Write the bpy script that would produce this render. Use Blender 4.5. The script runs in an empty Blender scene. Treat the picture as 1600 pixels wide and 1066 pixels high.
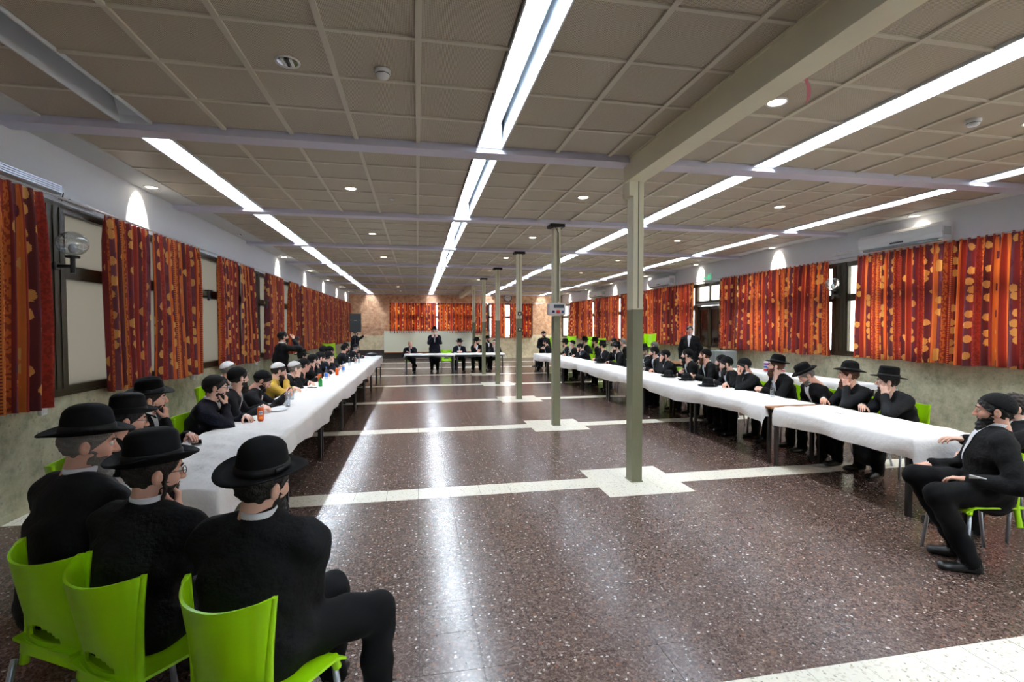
import bpy, math, random
import numpy as np
from mathutils import Vector, Matrix

random.seed(4)
SC = bpy.context.scene
COL = SC.collection
PI = math.pi

# ------------------------------------------------------------------ camera
cam_d = bpy.data.cameras.new('camera')
cam = bpy.data.objects.new('camera', cam_d)
COL.objects.link(cam)
YAW, PITCH = .1907, -.0285
cam.location = (0, 0, 1.75)
cam.rotation_euler = (PI / 2 + PITCH, 0.0009, -YAW)
cam_d.sensor_width = 36
cam_d.lens = 765.8 / 1600 * 36
cam_d.clip_end = 200
cam_d.clip_start = .05
SC.camera = cam

# ------------------------------------------------------------------ world (overcast daylight outside the windows) and exposure
W = bpy.data.worlds.new('world')
SC.world = W
W.use_nodes = True
W.node_tree.nodes['Background'].inputs[0].default_value = (.93, .97, 1, 1)
W.node_tree.nodes['Background'].inputs[1].default_value = 5.0
SC.view_settings.view_transform = 'Standard'
SC.view_settings.look = 'None'
SC.view_settings.gamma = 1
SC.view_settings.use_curve_mapping = False
SC.view_settings.exposure = 1.3
SC.cycles.use_denoising = True
SC.cycles.max_bounces = 8
SC.cycles.diffuse_bounces = 4
SC.cycles.glossy_bounces = 3
SC.cycles.sample_clamp_indirect = 6
SC.cycles.caustics_reflective = False
SC.cycles.caustics_refractive = False
TUBE = 46.0          # radiance of a fluorescent tube
SPOT = 26.0          # watts of one recessed downlight

# ------------------------------------------------------------------ room measures (metres)
XL, XR, YE, YB = -3.62, 8.36, 27.77, -4.5
B, Y1, XC = 3.2255, 5.193, 2.42
ZC = 3.62            # underside of the ceiling panels
TAB = .735           # table top
STRIPS = [-2.505, .75, 3.955, 7.07]
SW = .25


# ------------------------------------------------------------------ helpers
def lin(c):
    return tuple(((v / 255) / 12.92 if v / 255 <= .04045 else ((v / 255 + .055) / 1.055) ** 2.4) for v in c)


MATS = {}


def mat(name, rgb=(128, 128, 128), rough=.6, metal=0., spec=.5, emit=None, estr=0., sheen=0., bump=None):
    if name in MATS:
        return MATS[name]
    m = bpy.data.materials.new(name)
    m.use_nodes = True
    b = m.node_tree.nodes['Principled BSDF']
    b.inputs['Base Color'].default_value = (*lin(rgb), 1)
    b.inputs['Roughness'].default_value = rough
    b.inputs['Metallic'].default_value = metal
    b.inputs['Specular IOR Level'].default_value = spec
    if sheen:
        b.inputs['Sheen Weight'].default_value = sheen
    if emit:
        b.inputs['Emission Color'].default_value = (*lin(emit), 1)
        b.inputs['Emission Strength'].default_value = estr
    if bump:
        nt = m.node_tree
        geo = nt.nodes.new('ShaderNodeNewGeometry')
        no = nt.nodes.new('ShaderNodeTexNoise')
        no.inputs['Scale'].default_value = bump[0]
        no.inputs['Detail'].default_value = 4
        nt.links.new(geo.outputs['Position'], no.inputs['Vector'])
        bp = nt.nodes.new('ShaderNodeBump')
        bp.inputs['Strength'].default_value = bump[1]
        bp.inputs['Distance'].default_value = .02
        nt.links.new(no.outputs['Fac'], bp.inputs['Height'])
        nt.links.new(bp.outputs['Normal'], b.inputs['Normal'])
    MATS[name] = m
    return m


class N:
    """tiny node-graph helper"""
    def __init__(s, m):
        s.nt = m.node_tree
        s.b = s.nt.nodes.get('Principled BSDF')

    def n(s, t, **k):
        x = s.nt.nodes.new(t)
        for a, v in k.items():
            setattr(x, a, v)
        return x

    def l(s, a, b):
        s.nt.links.new(a, b)

    def math(s, op, a, b=None, c=None):
        x = s.n('ShaderNodeMath', operation=op)
        for i, v in enumerate((a, b, c)):
            if v is None:
                continue
            if isinstance(v, (int, float)):
                x.inputs[i].default_value = v
            else:
                s.l(v, x.inputs[i])
        return x.outputs[0]

    def ramp(s, fac, stops, interp='LINEAR'):
        r = s.n('ShaderNodeValToRGB')
        r.color_ramp.interpolation = interp
        e = r.color_ramp.elements
        while len(e) > 1:
            e.remove(e[0])
        e[0].position = stops[0][0]
        e[0].color = (*lin(stops[0][1]), 1)
        for p, c in stops[1:]:
            q = e.new(p)
            q.color = (*lin(c), 1)
        if fac is not None:
            s.l(fac, r.inputs[0])
        return r.outputs[0]

    def mix(s, fac, a, b):
        x = s.n('ShaderNodeMix', data_type='RGBA')
        for sock, v in ((x.inputs[0], fac), (x.inputs[6], a), (x.inputs[7], b)):
            if isinstance(v, (int, float)):
                sock.default_value = v
            elif isinstance(v, tuple):
                sock.default_value = (*lin(v), 1)
            else:
                s.l(v, sock)
        return x.outputs[2]


def link(o, parent=None):
    COL.objects.link(o)
    if parent is not None:
        o.parent = parent
    return o


def mesh_obj(name, verts, faces, mats, parent=None, mi=None, smooth=False, loc=None, rz=0):
    me = bpy.data.meshes.new(name)
    me.from_pydata([tuple(map(float, v)) for v in verts] if not isinstance(verts, np.ndarray) else verts.tolist(), [], faces if not isinstance(faces, np.ndarray) else faces.tolist())
    for m in (mats if isinstance(mats, (list, tuple)) else [mats]):
        me.materials.append(m)
    if mi is not None:
        me.polygons.foreach_set('material_index', np.asarray(mi, dtype=np.int32))
    if smooth:
        me.polygons.foreach_set('use_smooth', np.ones(len(me.polygons), dtype=bool))
    me.update()
    o = bpy.data.objects.new(name, me)
    if loc is not None:
        o.location = loc
    o.rotation_euler = (0, 0, rz)
    return link(o, parent)


def tag(o, label, cat, group=None):
    o['label'] = label
    o['category'] = cat
    if group:
        o['group'] = group
    return o


def struct(o):
    o['kind'] = 'structure'
    return o


def thing(name, label, cat, loc=(0, 0, 0), rz=0, group=None):
    o = bpy.data.objects.new(name, None)
    o.empty_display_size = .1
    o.location = loc
    o.rotation_euler = (0, 0, rz)
    link(o)
    return tag(o, label, cat, group)


def copy_tree(o, parent=None):
    c = o.copy()
    COL.objects.link(c)
    c.parent = parent
    for ch in list(o.children):
        copy_tree(ch, c)
    return c


class MB:
    """collects simple shapes into one mesh"""
    def __init__(s):
        s.v, s.f, s.m = [], [], []

    def add(s, v, f, m=0):
        k = len(s.v)
        s.v += [tuple(p) for p in v]
        s.f += [tuple(i + k for i in q) for q in f]
        s.m += [m] * len(f)
        return s

    def box(s, x0, x1, y0, y1, z0, z1, m=0):
        return s.add([(x0, y0, z0), (x1, y0, z0), (x1, y1, z0), (x0, y1, z0), (x0, y0, z1), (x1, y0, z1), (x1, y1, z1), (x0, y1, z1)],
                     [(0, 3, 2, 1), (4, 5, 6, 7), (0, 1, 5, 4), (1, 2, 6, 5), (2, 3, 7, 6), (3, 0, 4, 7)], m)

    def bbox(s, x0, x1, y0, y1, z0, z1, b=.01, m=0):
        """box with chamfered vertical and top edges"""
        def ring(x0, x1, y0, y1, z, b):
            return [(x0 + b, y0, z), (x1 - b, y0, z), (x1, y0 + b, z), (x1, y1 - b, z), (x1 - b, y1, z), (x0 + b, y1, z), (x0, y1 - b, z), (x0, y0 + b, z)]
        R = [ring(x0 + b, x1 - b, y0 + b, y1 - b, z0, b), ring(x0, x1, y0, y1, z0 + b, b), ring(x0, x1, y0, y1, z1 - b, b), ring(x0 + b, x1 - b, y0 + b, y1 - b, z1, b)]
        v = sum(R, [])
        f = [tuple(range(7, -1, -1)), tuple(range(24, 32))]
        for k in range(3):
            for i in range(8):
                j = (i + 1) % 8
                f.append((k * 8 + i, k * 8 + j, k * 8 + 8 + j, k * 8 + 8 + i))
        return s.add(v, f, m)

    def tube(s, pts, r, n=8, m=0, cap=True):
        pts = [Vector(p) for p in pts]
        rs = r if isinstance(r, (list, tuple)) else [r] * len(pts)
        v, f = [], []
        prev = None
        for i, p in enumerate(pts):
            d = (pts[min(i + 1, len(pts) - 1)] - pts[max(i - 1, 0)]).normalized()
            if prev is None:
                a = Vector((0, 0, 1)) if abs(d.z) < .9 else Vector((1, 0, 0))
                u = d.cross(a).normalized()
            else:
                u = (prev - d * prev.dot(d)).normalized()
            prev = u
            w = d.cross(u)
            for k in range(n):
                a = 2 * PI * k / n
                v.append(p + (u * math.cos(a) + w * math.sin(a)) * rs[i])
        for i in range(len(pts) - 1):
            for k in range(n):
                j = (k + 1) % n
                f.append((i * n + k, i * n + j, i * n + n + j, i * n + n + k))
        if cap:
            f.append(tuple(range(n - 1, -1, -1)))
            f.append(tuple(range((len(pts) - 1) * n, len(pts) * n)))
        return s.add(v, f, m)

    def lathe(s, prof, n=24, c=(0, 0, 0), m=0, sx=1, sy=1, fn=None, cap=True):
        v, f = [], []
        for i, (r, z) in enumerate(prof):
            for k in range(n):
                a = 2 * PI * k / n
                p = (c[0] + r * math.cos(a) * sx, c[1] + r * math.sin(a) * sy, c[2] + z + (fn(r, a) if fn else 0))
                v.append(p)
        for i in range(len(prof) - 1):
            for k in range(n):
                j = (k + 1) % n
                f.append((i * n + k, i * n + j, i * n + n + j, i * n + n + k))
        if cap and prof[0][0] > .0015:
            f.append(tuple(range(n - 1, -1, -1)))
        if cap and prof[-1][0] > .0015:
            f.append(tuple(range((len(prof) - 1) * n, len(prof) * n)))
        return s.add(v, f, m)

    def sphere(s, c, r, n=12, k=8, m=0, sc=(1, 1, 1)):
        v = [(c[0], c[1], c[2] - r * sc[2])]
        for i in range(1, k):
            p = PI * i / k
            for j in range(n):
                a = 2 * PI * j / n
                v.append((c[0] + r * math.sin(p) * math.cos(a) * sc[0], c[1] + r * math.sin(p) * math.sin(a) * sc[1], c[2] - r * math.cos(p) * sc[2]))
        v.append((c[0], c[1], c[2] + r * sc[2]))
        f = []
        for j in range(n):
            q = (j + 1) % n
            f.append((0, 1 + q, 1 + j))
            for i in range(k - 2):
                f.append((1 + i * n + j, 1 + i * n + q, 1 + (i + 1) * n + q, 1 + (i + 1) * n + j))
            e = 1 + (k - 2) * n
            f.append((len(v) - 1, e + j, e + q))
        return s.add(v, f, m)

    def build(s, name, mats, parent=None, smooth=False, loc=None, rz=0):
        return mesh_obj(name, s.v, s.f, mats, parent, s.m, smooth, loc, rz)


def inst(name, me, parent, loc, rz=0, scale=None):
    o = bpy.data.objects.new(name, me)
    o.location = loc
    o.rotation_euler = (0, 0, rz)
    if scale:
        o.scale = scale
    return link(o, parent)


# ------------------------------------------------------------------ materials
def m_terrazzo(name, dark=True):
    m = mat(name, (60, 48, 44), .16)
    g = N(m)
    geo = g.n('ShaderNodeNewGeometry')
    mp = g.n('ShaderNodeMapping')
    g.l(geo.outputs['Position'], mp.inputs[0])
    ns = g.n('ShaderNodeTexNoise')
    ns.inputs['Scale'].default_value = 30
    g.l(mp.outputs[0], ns.inputs['Vector'])
    vm = g.n('ShaderNodeVectorMath', operation='MULTIPLY_ADD')
    vm.inputs[1].default_value = (.035, .035, 0)
    g.l(ns.outputs['Color'], vm.inputs[0])
    g.l(mp.outputs[0], vm.inputs[2])

    def vor(scale, rnd=1.):
        v = g.n('ShaderNodeTexVoronoi', voronoi_dimensions='2D')
        v.inputs['Scale'].default_value = scale
        v.inputs['Randomness'].default_value = rnd
        g.l(vm.outputs[0], v.inputs['Vector'])
        sep = g.n('ShaderNodeSeparateColor')
        g.l(v.outputs['Color'], sep.inputs[0])
        return v.outputs['Distance'], sep.outputs[0], sep.outputs[1]
    d1, r1, _ = vor(85)
    d2, r2, s2 = vor(34)
    d3, r3, _ = vor(150)
    if dark:
        base = g.ramp(r1, [(0, (48, 33, 30)), (.3, (70, 52, 46)), (.55, (90, 69, 62)), (.78, (112, 92, 84)), (.93, (146, 128, 120)), (1, (76, 54, 46))])
        fine = g.ramp(r3, [(0, (54, 39, 36)), (.6, (94, 74, 68)), (1, (150, 132, 124))])
        base = g.mix(.45, base, fine)
        chip = g.math('MULTIPLY', g.math('LESS_THAN', d2, g.math('MULTIPLY_ADD', s2, .24, .06)), g.math('GREATER_THAN', r2, .86))
        col = g.mix(g.math('MULTIPLY', chip, .9), base, (206, 194, 186))
        chip2 = g.math('MULTIPLY', g.math('LESS_THAN', d2, .30), g.math('LESS_THAN', r2, .05))
        col = g.mix(g.math('MULTIPLY', chip2, .7), col, (140, 96, 74))
    else:
        base = g.ramp(r1, [(0, (248, 245, 230)), (.8, (252, 249, 238)), (1, (222, 216, 198))])
        spot = g.math('MULTIPLY', g.math('LESS_THAN', d2, .2), g.math('GREATER_THAN', r2, .86))
        col = g.mix(spot, base, (188, 180, 164))
    g.l(col, g.b.inputs['Base Color'])
    big = g.n('ShaderNodeTexNoise')
    big.inputs['Scale'].default_value = 1.6
    big.inputs['Detail'].default_value = 5
    g.l(geo.outputs['Position'], big.inputs['Vector'])
    g.l(g.math('MULTIPLY_ADD', big.outputs['Fac'], .14, .165), g.b.inputs['Roughness'])
    g.b.inputs['Specular IOR Level'].default_value = .55
    return m


def m_stone(name, lo, mid, hi, scale=9., rough=.6):
    m = mat(name, mid, rough)
    g = N(m)
    geo = g.n('ShaderNodeNewGeometry')
    a = g.n('ShaderNodeTexNoise')
    a.inputs['Scale'].default_value = scale
    a.inputs['Detail'].default_value = 8
    a.inputs['Roughness'].default_value = .72
    g.l(geo.outputs['Position'], a.inputs['Vector'])
    v = g.n('ShaderNodeTexVoronoi')
    v.inputs['Scale'].default_value = scale * 2.6
    g.l(geo.outputs['Position'], v.inputs['Vector'])
    col = g.ramp(a.outputs['Fac'], [(.3, lo), (.48, mid), (.68, hi)])
    sep = g.n('ShaderNodeSeparateColor')
    g.l(v.outputs['Color'], sep.inputs[0])
    vein = g.math('MULTIPLY', g.math('LESS_THAN', v.outputs['Distance'], .28), g.math('GREATER_THAN', sep.outputs[0], .75))
    col = g.mix(g.math('MULTIPLY', vein, .55), col, lo)
    g.l(col, g.b.inputs['Base Color'])
    bp = g.n('ShaderNodeBump')
    bp.inputs['Strength'].default_value = .25
    bp.inputs['Distance'].default_value = .02
    g.l(a.outputs['Fac'], bp.inputs['Height'])
    g.l(bp.outputs[0], g.b.inputs['Normal'])
    return m


def m_perforated():
    m = mat('perforated_panel', (150, 140, 124), .55)
    g = N(m)
    geo = g.n('ShaderNodeNewGeometry')
    sep = g.n('ShaderNodeSeparateXYZ')
    g.l(geo.outputs['Position'], sep.inputs[0])
    k = 2 * PI / .0135
    a = g.math('SINE', g.math('MULTIPLY', g.math('ADD', sep.outputs[0], sep.outputs[1]), k * .7071))
    b = g.math('SINE', g.math('MULTIPLY', g.math('SUBTRACT', sep.outputs[0], sep.outputs[1]), k * .7071))
    hole = g.math('GREATER_THAN', g.math('MULTIPLY', a, b), .38)
    col = g.mix(hole, (202, 192, 172), (66, 62, 56))
    g.l(col, g.b.inputs['Base Color'])
    return m


def m_curtain():
    """printed fabric: bands of orange, rust and plum with pale flower heads; lets daylight through"""
    m = mat('curtain_print', (190, 90, 40), .85)
    g = N(m)
    uv = g.n('ShaderNodeUVMap')
    sep = g.n('ShaderNodeSeparateXYZ')
    g.l(uv.outputs[0], sep.inputs[0])
    u, v = sep.outputs[0], sep.outputs[1]
    fu = g.math('FRACT', g.math('MULTIPLY', u, 1 / .78))
    band = g.ramp(fu, [(0, (142, 40, 26)), (.10, (206, 98, 38)), (.16, (92, 34, 36)), (.34, (168, 60, 28)), (.40, (208, 116, 48)),
                       (.47, (150, 44, 28)), (.62, (196, 96, 38)), (.69, (112, 32, 32)), (.78, (104, 52, 62)), (.92, (200, 104, 42))], 'CONSTANT')

    def vor(scale, sx=1., off=0.):
        mp = g.n('ShaderNodeMapping')
        mp.inputs['Scale'].default_value = (sx, 1, 1)
        mp.inputs['Location'].default_value = (off, off, 0)
        g.l(uv.outputs[0], mp.inputs[0])
        x = g.n('ShaderNodeTexVoronoi', voronoi_dimensions='2D')
        x.inputs['Scale'].default_value = scale
        x.inputs['Randomness'].default_value = .75
        g.l(mp.outputs[0], x.inputs['Vector'])
        sp = g.n('ShaderNodeSeparateColor')
        g.l(x.outputs['Color'], sp.inputs[0])
        return x.outputs['Distance'], sp.outputs[0], sp.outputs[1]
    # leopard-like mottling inside the orange bands
    d1, r1, _ = vor(46, 1.3)
    mott = g.math('MULTIPLY', g.math('GREATER_THAN', r1, .55), g.math('GREATER_THAN', fu, .45))
    mott = g.math('MULTIPLY', mott, g.math('LESS_THAN', fu, .72))
    col = g.mix(g.math('MULTIPLY', mott, .75), band, (118, 30, 24))
    # fine rungs in one band
    rung = g.math('GREATER_THAN', g.math('SINE', g.math('MULTIPLY', v, 2 * PI / .03)), .2)
    rung = g.math('MULTIPLY', rung, g.math('MULTIPLY', g.math('GREATER_THAN', fu, .36), g.math('LESS_THAN', fu, .43)))
    col = g.mix(rung, col, (112, 38, 36))
    # flower heads on the plum bands
    d2, r2, s2 = vor(6.2, 1.1)
    wob = g.n('ShaderNodeTexNoise')
    wob.inputs['Scale'].default_value = 60
    g.l(uv.outputs[0], wob.inputs['Vector'])
    edge = g.math('MULTIPLY_ADD', wob.outputs['Fac'], .26, .22)
    plum = g.math('MAXIMUM', g.math('MULTIPLY', g.math('GREATER_THAN', fu, .14), g.math('LESS_THAN', fu, .38)), g.math('MULTIPLY', g.math('GREATER_THAN', fu, .72), g.math('LESS_THAN', fu, .96)))
    fl = g.math('MULTIPLY', g.math('MULTIPLY', g.math('LESS_THAN', d2, edge), g.math('GREATER_THAN', r2, .45)), plum)
    col = g.mix(fl, col, (204, 146, 76))
    fl2 = g.math('MULTIPLY', g.math('MULTIPLY', g.math('LESS_THAN', d2, edge), g.math('LESS_THAN', r2, .2)), plum)
    col = g.mix(fl2, col, (92, 34, 50))
    g.l(col, g.b.inputs['Base Color'])
    tr = g.n('ShaderNodeBsdfTranslucent')
    g.l(col, tr.inputs[0])
    mx = g.n('ShaderNodeMixShader')
    mx.inputs[0].default_value = .24
    g.l(g.b.outputs[0], mx.inputs[1])
    g.l(tr.outputs[0], mx.inputs[2])
    out = g.nt.nodes['Material Output']
    g.l(mx.outputs[0], out.inputs[0])
    return m


def m_pane(name, rgb, clear, rgbt=(255, 255, 255)):
    """frosted pane: part clear, part scattering, slight gloss"""
    m = mat(name, rgb, .15)
    g = N(m)
    tr = g.n('ShaderNodeBsdfTranslucent')
    tr.inputs[0].default_value = (*lin(rgb), 1)
    tp = g.n('ShaderNodeBsdfTransparent')
    tp.inputs[0].default_value = (*lin(rgbt), 1)
    a = g.n('ShaderNodeMixShader')
    a.inputs[0].default_value = clear
    g.l(tr.outputs[0], a.inputs[1])
    g.l(tp.outputs[0], a.inputs[2])
    c = g.n('ShaderNodeMixShader')
    c.inputs[0].default_value = .25
    g.l(a.outputs[0], c.inputs[1])
    g.l(g.b.outputs[0], c.inputs[2])
    g.l(c.outputs[0], g.nt.nodes['Material Output'].inputs[0])
    return m


def m_glass(name, tint=(240, 245, 250), frac=.82):
    m = mat(name, tint, .05)
    g = N(m)
    tp = g.n('ShaderNodeBsdfTransparent')
    tp.inputs[0].default_value = (*lin(tint), 1)
    gl = g.n('ShaderNodeBsdfGlossy')
    gl.inputs['Roughness'].default_value = .04
    lw = g.n('ShaderNodeLayerWeight')
    lw.inputs[0].default_value = .35
    mx = g.n('ShaderNodeMixShader')
    g.l(g.math('MULTIPLY_ADD', lw.outputs['Facing'], frac * .5, 1 - frac), mx.inputs[0])
    g.l(tp.outputs[0], mx.inputs[1])
    g.l(gl.outputs[0], mx.inputs[2])
    g.l(mx.outputs[0], g.nt.nodes['Material Output'].inputs[0])
    return m


M_DARK = m_terrazzo('brown_terrazzo')
M_WHITE_T = m_terrazzo('white_terrazzo', False)
M_GROUT = mat('grout', (26, 20, 18), .8)
M_DADO = m_stone('mottled_stone_dado', (140, 138, 112), (180, 176, 148), (206, 202, 174), 7)
M_END = m_stone('pink_stone_wall', (146, 98, 70), (196, 150, 114), (222, 186, 150), 5)
M_ENDLOW = m_stone('cream_stone_wall', (176, 160, 122), (214, 200, 164), (230, 220, 190), 5)
M_WALL = mat('white_wall_paint', (214, 218, 226), .7, bump=(3, .05))
M_SOFF = mat('soffit_paint', (206, 206, 206), .7)
M_PERF = m_perforated()
M_BAR = mat('ceiling_bar_paint', (206, 200, 184), .5)
M_SLAB = mat('ceiling_void', (40, 38, 36), .9)
M_BEAM = mat('beam_paint', (206, 204, 222), .45)
M_CREAM = mat('cream_steel_paint', (230, 226, 200), .4, bump=(14, .15))
M_OLIVE = mat('olive_steel_paint', (112, 112, 88), .38, bump=(14, .12))
M_BLACKM = mat('black_metal', (22, 22, 24), .45)
M_TROUGH = mat('trough_white', (226, 232, 238), .35)
M_TUBE = mat('lit_tube', (255, 255, 255), .4, emit=(236, 246, 255), estr=TUBE)
M_TUBEOFF = mat('unlit_tube', (210, 214, 218), .3)
M_LENS = mat('lit_downlight_lens', (255, 250, 240), .4, emit=(255, 240, 214), estr=9)
M_LENSOFF = mat('unlit_reflector', (170, 172, 178), .12, metal=1)
M_RIM = mat('downlight_rim', (224, 224, 224), .4)
M_FRAME = mat('brown_aluminium', (46, 40, 26), .35, metal=.3)
M_CURT = m_curtain()
M_PANE_L = m_pane('blind_pane', (112, 108, 100), .04)
M_PANE_R = m_pane('bright_frosted_pane', (250, 246, 232), .45)
M_GLASS = m_glass('clear_glass')
M_RAIL = mat('curtain_rail', (190, 192, 196), .35, metal=.6)
M_CLOTH = mat('white_table_paper', (250, 250, 252), .75, bump=(13, .5))
M_WOOD = mat('brown_table_wood', (150, 98, 56), .5)
M_LEGM = mat('dark_table_steel', (24, 21, 20), .4)
M_GREEN = mat('lime_green_plastic', (168, 228, 8), .32)
M_CHROME = mat('grey_chair_tube', (176, 182, 192), .28, metal=.75)
M_FELT = mat('black_hat_felt', (7, 7, 9), .85, spec=.2)
M_VELVET = mat('black_hat_velvet', (4, 4, 6), .8, spec=.2)
M_BAND = mat('black_hat_ribbon', (8, 8, 11), .55, spec=.3)
M_SKIN = mat('skin', (226, 172, 150), .5)
M_SKIN2 = mat('skin_pale', (236, 190, 170), .5)
M_SHIRT = mat('white_shirt', (232, 234, 240), .7)
M_SHOE = mat('black_shoe', (14, 13, 13), .3)
M_EYEW = mat('eye_white', (225, 222, 216), .3)
M_EYE = mat('iris', (30, 22, 18), .2)
M_LIP = mat('lips', (172, 104, 94), .5)
SUITS = {'black': mat('black_suit_cloth', (9, 9, 12), .85, spec=.25, bump=(34, .35)), 'navy': mat('navy_suit_cloth', (12, 14, 28), .85, spec=.25, bump=(34, .35)),
         'grey': mat('charcoal_suit_cloth', (20, 21, 26), .85, spec=.25, bump=(34, .35)), 'coat': mat('black_coat_cloth', (6, 7, 12), .8, spec=.3, bump=(30, .3)),
         'yellow': mat('mustard_jacket_satin', (206, 168, 62), .38, bump=(40, .2))}
M_TROU = mat('black_trousers', (6, 6, 9), .85, spec=.2)
HAIRS = {k: mat(k + '_hair', c, .65, bump=(120, .5)) for k, c in dict(black=(14, 11, 10), brown=(34, 23, 17), ginger=(84, 46, 26), grey=(120, 114, 108), white=(214, 210, 202)).items()}
M_KW = mat('white_knitted_kippah', (232, 232, 234), .8, bump=(90, .4))
M_KB = mat('black_velvet_kippah', (6, 6, 8), .8, spec=.2)
M_PLASTW = mat('white_plastic', (228, 230, 234), .4)
M_ORANGE = mat('orange_can_print', (226, 92, 26), .3)
M_CANT = mat('can_aluminium', (200, 202, 206), .25, metal=1)
M_GRC = mat('green_can_print', (28, 132, 60), .3)
M_BLUE = mat('blue_label', (50, 120, 210), .4)
M_PHONE = mat('phone_black_glass', (14, 14, 18), .1)
M_PAPER = mat('paper', (238, 238, 234), .8)
M_RED = mat('red_socket', (196, 44, 38), .4)
M_BLUES = mat('blue_socket', (40, 52, 130), .4)
M_EXITG = mat('exit_green', (70, 180, 130), .5, emit=(60, 200, 140), estr=.5)
M_GREYM = mat('grey_cabinet_metal', (150, 158, 156), .45)
M_PINK = mat('pink_ribbon', (236, 150, 170), .6)
M_BOARD = mat('whiteboard_surface', (226, 230, 210), .3)
M_DARKB = mat('dark_skirting_board', (40, 30, 26), .6)
M_PRODUCT = mat('package_print', (150, 90, 160), .5)
M_REFLGL = mat('door_glass_painted_reflection', (34, 20, 16), .06)  # the dark red reflection in the door panes is put into the base colour

# ================================================================== STRUCTURE
# ---- floor: grout bed with separate tiles
T = B / 10
floor = struct(MB().box(XL - .2, XR + .2, YB - .2, YE + .2, -.06, -.004).build('floor', M_GROUT))
tile_me = MB().box(-T / 2 + .0017, T / 2 - .0017, -T / 2 + .0017, T / 2 - .0017, -.02, 0).build('tile', M_DARK, floor)
wt_me = MB().box(-T / 2 + .0017, T / 2 - .0017, -T / 2 + .0017, T / 2 - .0017, -.02, .0004).build('white_tile', M_WHITE_T, floor)
dark, white = [], []
nx0, nx1 = int((XL - XC) / T) - 1, int((XR - XC) / T) + 1
for j in range(int((YB - Y1) / T), int((YE - Y1) / T) + 2):
    for i in range(nx0, nx1 + 1):
        x, y = XC + i * T, Y1 + j * T
        if x - T / 2 > XR + .05 or x + T / 2 < XL - .05 or y - T / 2 > YE + .05:
            continue
        pad = abs(i) <= 1 and min(j % 10, 10 - j % 10) <= 1 and -1 <= j < 60
        if j % 10 == 0 or pad:
            white.append((x, y))
        else:
            dark.append((x, y))


def inview(p):
    x, y = p
    if y < .6:
        return 1e9
    a = math.atan2(x, y) - YAW
    return math.hypot(x, y) if abs(a) < .80 else 1e9


def split(lst, first, name, rest_name, m, n):
    lst = sorted(lst, key=inview)
    first.location = (*lst[0], 0)
    for p in lst[1:n]:
        inst(name, first.data, floor, (*p, 0))
    mb = MB()
    for x, y in lst[n:]:
        mb.add([(x - T / 2 + .0017, y - T / 2 + .0017, 0), (x + T / 2 - .0017, y - T / 2 + .0017, 0), (x + T / 2 - .0017, y + T / 2 - .0017, 0), (x - T / 2 + .0017, y + T / 2 - .0017, 0)], [(0, 1, 2, 3)])
    if mb.v:
        o = mb.build(rest_name, m, floor)
        o['kind'] = 'stuff'


split(dark, tile_me, 'tile', 'remaining_tiles', M_DARK, 300)
split(white, wt_me, 'white_tile', 'remaining_white_tiles', M_WHITE_T, 300)

# ---- ceiling
ceiling = struct(MB().box(XL - .2, XR + .2, YB - .2, YE + .2, 4.02, 4.12).build('ceiling', M_SLAB))
XS0, XS1 = -3.25, 8.0
groups = []
edges = [XS0] + sum([[s - SW / 2 - .012, s + SW / 2 + .012] for s in STRIPS], []) + [XS1]
for g0, g1 in zip(edges[0::2], edges[1::2]):
    n = max(1, round((g1 - g0) / .6))
    groups.append((g0, g1, n))
bays = list(range(-3, 7))
BW = .2255
panels = []
xbars = []
for gi, (g0, g1, n) in enumerate(groups):
    w = (g1 - g0) / n
    for i in range(1, n):
        x = g0 + i * w
        MB().box(x - .02, x + .02, YB, YE, ZC - .016, ZC + .02).build('ceiling_bar', M_BAR, ceiling)
    for k in bays:
        ys = Y1 + k * B + BW / 2
        for r in range(5):
            for i in range(n):
                panels.append((g0 + (i + .5) * w, ys + (r + .5) * .6, w))
            if r:
                MB().box(g0, g1, ys + r * .6 - .016, ys + r * .6 + .016, ZC - .013, ZC + .02).build('cross_bar', M_BAR, ceiling)
pm = {}
panels.sort(key=lambda p: inview(p[:2]) if p[1] > 1.6 else 1e9)
rest = MB()
for q, (x, y, w) in enumerate(panels):
    w = round(w, 4)
    if q < 300:
        if w not in pm:
            o = MB().box(-w / 2 + .012, w / 2 - .012, -.288, .288, 0, .018).build('ceiling_panel', M_PERF, ceiling, loc=(x, y, ZC))
            pm[w] = o.data
        else:
            inst('ceiling_panel', pm[w], ceiling, (x, y, ZC))
    else:
        rest.box(x - w / 2 + .012, x + w / 2 - .012, y - .288, y + .288, ZC, ZC + .018)
o = rest.build('remaining_ceiling_panels', M_PERF, ceiling)
o['kind'] = 'stuff'
for k in range(-3, 8):
    y = Y1 + k * B
    MB().box(XL, XR, y - .105, y + .105, 3.553, 3.76).build('ceiling_beam', M_BEAM, ceiling)
for x0, x1 in ((XL - .1, XS0), (XS1, XR + .1)):
    MB().box(x0, x1, YB, YE, ZC - .012, ZC + .05).build('plaster_soffit', M_SOFF, ceiling)
# long steel girders along the column line (before the first column and beyond the last)
for y0, y1 in ((YB, Y1 + .02), (Y1 + 5 * B, YE)):
    gm = MB()
    gm.box(XC - .13, XC + .07, y0, y1, 3.363, 3.385).box(XC - .115, XC + .055, y0, y1, 3.385, 3.62).box(XC - .13, XC + .07, y0, y1, 3.60, 3.625)
    gm.build('steel_girder', M_CREAM, ceiling)

# ---- walls
ZW0, ZW1 = 1.07, 3.03


ZW0R = 1.20


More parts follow.
